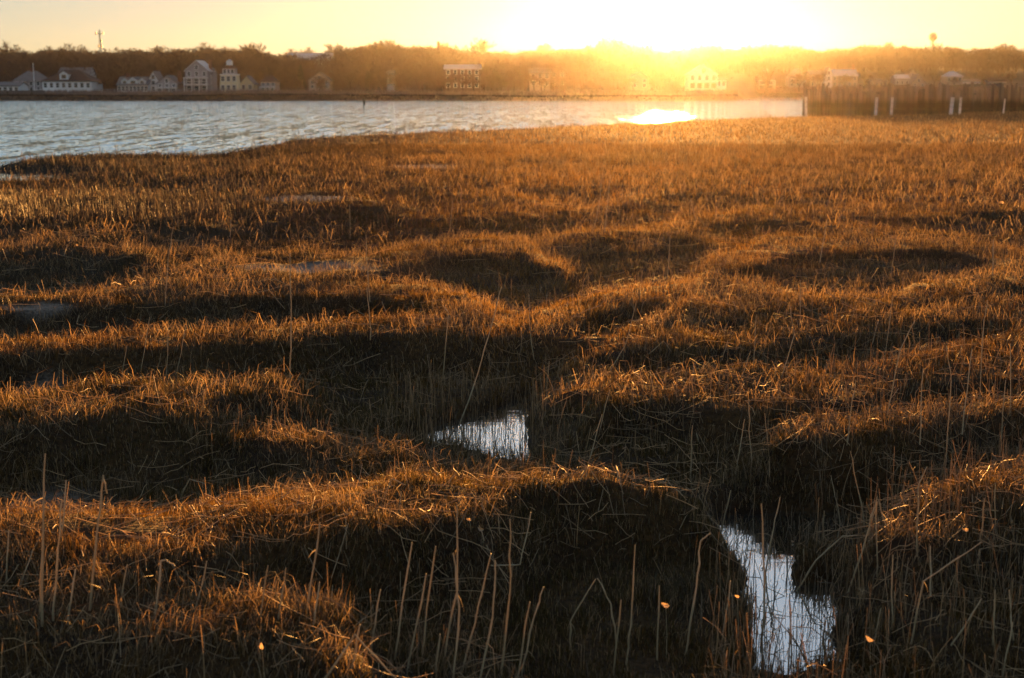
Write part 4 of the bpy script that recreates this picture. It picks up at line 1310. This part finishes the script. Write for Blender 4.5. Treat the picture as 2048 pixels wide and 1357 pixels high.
X, Y, zt = at_dist(877, 85, 560)
z0 = farz(X, Y)
e = empty('chimney_stack', (X, Y, z0)); tag(e, 'dark square chimney stack standing up through the skyline trees', 'chimney')
MB().add([(-1.0, -1, 0), (1, -1, 0), (1, 1, 0), (-1, 1, 0), (-.55, -.55, zt - z0), (.55, -.55, zt - z0), (.55, .55, zt - z0), (-.55, .55, zt - z0)],
         [(3, 2, 1, 0), (4, 5, 6, 7), (0, 1, 5, 4), (1, 2, 6, 5), (2, 3, 7, 6), (3, 0, 4, 7)]).build('shaft', M['roof_brown'], e)
MB().box(-.65, .65, -.65, .65, zt - z0 + .01, zt - z0 + .35).build('cap', M['stone'], e)

# sea wall of stacked stones at far left
def sea_wall():
    X0 = at_dist(-150, 190, 404)[0]; X1 = at_dist(88, 190, 404)[0]
    e = empty('sea_wall', ((X0 + X1) / 2, 404, -0.4)); tag(e, 'grey stone sea wall with wooden posts below the far left houses', 'sea wall')
    L = (X1 - X0) / 2
    MB().box(-L, L, 0.5, 1.6, -0.6, 2.9).build('core', M['stone'], e)
    ms = [MB().box(-.5 + random.uniform(-.05, .05), .5, -0.15, 0.5, -.22, .22).mesh('stone', M['stone']) for _ in range(4)]
    for r_ in range(6):
        x_ = -L + (0.5 if r_ % 2 else 0)
        while x_ < L:
            o = link('stone', ms[random.randrange(4)], e)
            o.location = (x_ + 0.5, random.uniform(-.06, .06), 0.0 + r_ * 0.47); o.scale = (random.uniform(.9, .98), 1, random.uniform(.9, 1)); x_ += 1.08
    x_ = -L
    while x_ < L:
        MB().tube([(x_, -0.5, -1), (x_, -0.5, random.uniform(1.6, 2.8))], [0.17, 0.15], 6).build('post', M['darkwood'], e); x_ += random.uniform(2.5, 4.5)
sea_wall()

# low white picket rail in front of the left houses
def shore_fence(pxa, pxb, Y, label):
    XA, XB = at_dist(pxa, 190, Y)[0], at_dist(pxb, 190, Y)[0]
    z0 = farz((XA + XB) / 2, Y)
    e = empty('shore_fence', ((XA + XB) / 2, Y, z0)); tag(e, label, 'fence')
    L = (XB - XA) / 2
    pm = MB().box(-.07, .07, -.07, .07, -0.3, 1.1).mesh('post', M['grey'])
    n = int(2 * L / 1.8)
    for i in range(n + 1):
        o = link('post', pm, e); o.location.x = -L + 2 * L * i / n
    for z_ in (0.45, 0.95): MB().box(-L, L, -.04, .04, z_ - .05, z_ + .05).build('rail', M['grey'], e)
shore_fence(190, 360, 420, 'grey post-and-rail fence before the white cottages')
shore_fence(365, 520, 420.5, 'grey post-and-rail fence before the tallest gabled house')

# channel marker post in the bay
X, Y = on_plane(729, 211, WATER)
e = empty('channel_marker', (X, Y, WATER)); tag(e, 'short dark marker post standing alone in the bay', 'marker post')
MB().tube([(0, 0, -1), (-0.1, 0, 1.15)], [0.26, 0.22], 8).build('post', M['darkwood'], e)
MB().tube([(-0.1, 0, 1.151), (-0.1, 0, 1.22)], [0.27, 0.25], 8).build('cap', M['darkwood'], e)


# ------------------------------------------------------------------ timber jetty
def jetty():
    Y0 = 150.0
    XL = at_dist(1612, 200, Y0)[0]; XR = at_dist(2260, 200, Y0)[0]
    e = empty('timber_jetty', (XL, Y0, WATER)); tag(e, 'long weathered timber pile jetty at the right edge of the water', 'jetty')
    pm = []
    for k in range(6):
        H = 2.55 + 0.1 * k
        b = random.uniform(-0.03, 0.03)
        pm.append(MB().tube([(0, 0, -1.0), (b, 0, H * 0.5), (b * 0.5, 0, H)], [0.155, 0.15, 0.135], 7).mesh('pile', M['pile']))
    x_ = 0.0; n = 0
    while x_ < XR - XL:
        o = link('pile', pm[random.randrange(6)], e)
        o.location = (x_, random.uniform(-0.1, 0.1), 0)
        o.rotation_euler = (random.uniform(-.02, .02), random.uniform(-.015, .015), random.uniform(0, 6.28))
        o.scale.z = random.uniform(0.78, 1.08)
        x_ += random.uniform(0.25, 0.31) + (0.25 if random.random() < 0.04 else 0); n += 1
    # taller mooring piles in front and behind, read as dark uprights
    tall = MB().tube([(0, 0, -1.0), (0.02, 0, 2), (0, 0, 3.35)], [0.2, 0.19, 0.17], 8).mesh('tall_pile', M['pile'])
    for p_, s in [(1609, 1.0), (1646, 0.97), (1720, 0.95), (1778, 0.98), (1816, 0.96), (1861, 0.97), (1878, 0.99), (1888, .95), (1894, 1.0), (1943, 1.02), (1998, 1.0), (2003, .97), (2032, 1.0), (2090, 1), (2150, 1)]:
        X_ = at_dist(p_, 200, Y0 - 0.45)[0]
        o = link('tall_pile', tall, e); o.location = (X_ - XL, -0.45, 0); o.scale = (1, 1, s)
    MB().box(-0.2, XR - XL, -0.26, -0.17, 0.55, 0.72).build('wale', M['darkwood'], e)
    x_ = 0.4
    while x_ < XR - XL:                                   # looser second row behind
        o = link('pile', pm[random.randrange(6)], e); o.location = (x_, 0.75 + random.uniform(-0.15, 0.15), 0)
        o.scale.z = random.uniform(0.7, 1.1); o.rotation_euler = (random.uniform(-.03, .03), random.uniform(-.03, .03), random.uniform(0, 6))
        x_ += random.uniform(0.30, 0.6)
jetty()

# white marker posts
def white_post(px_, base_px, top_px, Y, w, label, lean=0.0):
    X, _, zb = at_dist(px_, base_px, Y); _, _, zt = at_dist(px_, top_px, Y)
    g = float(height(np.array([X]), np.array([Y]))[0])
    zb = min(zb, max(g, WATER)) - 0.4
    e = empty('white_post', (X, Y, zb)); tag(e, label, 'post', 'white posts at the marsh edge before the jetty')
    h = zt - zb
    MB().tube([(0, 0, 0), (lean * 0.5, 0, h * 0.5), (lean, 0, h)], [w, w * 0.97, w * 0.93], 9).build('shaft', M['marker'], e)
    for f_ in (0.55, 0.75): MB().tube([(lean * f_, 0, h * f_), (lean * f_ + .001, 0, h * f_ + 0.05)], [w * 1.08, w * 1.08], 9).build('band', M['grey'], e)
white_post(1613, 222, 194, 140, 0.13, 'white post in the water at the seaward tip of the jetty', -0.1)
white_post(1751, 231, 195, 127, 0.14, 'white post second from the jetty tip, left one of a spaced pair', 0.04)
white_post(1782, 230, 195, 127, 0.13, 'white post right of the one at the grassy point, thicker foot', 0.06)
white_post(1901, 229, 195, 128, 0.17, 'thickest white post, left of the close pair on the grass', 0.12)
white_post(1919, 228, 195, 130, 0.12, 'slimmer white post, right of the close pair on the grass', 0.05)
white_post(2006, 226, 198, 134, 0.08, 'thin pale leaning pole farthest right before the jetty', 0.12)

# ------------------------------------------------------------------ haze
hz = bpy.data.materials.new('haze'); hz.use_nodes = True
n = hz.node_tree.nodes; n.remove(n['Principled BSDF'])
pv = n.new('ShaderNodeVolumePrincipled')
pv.inputs['Color'].default_value = (0.92, 0.90, 0.88, 1)
pv.inputs['Density'].default_value = HAZE_DENSITY
pv.inputs['Anisotropy'].default_value = HAZE_G
hz.node_tree.links.new(pv.outputs[0], n['Material Output'].inputs['Volume'])
haze = MB().box(-950, 950, -25, 1350, -3, 58).build('haze', hz)
tag(haze, kind='stuff')
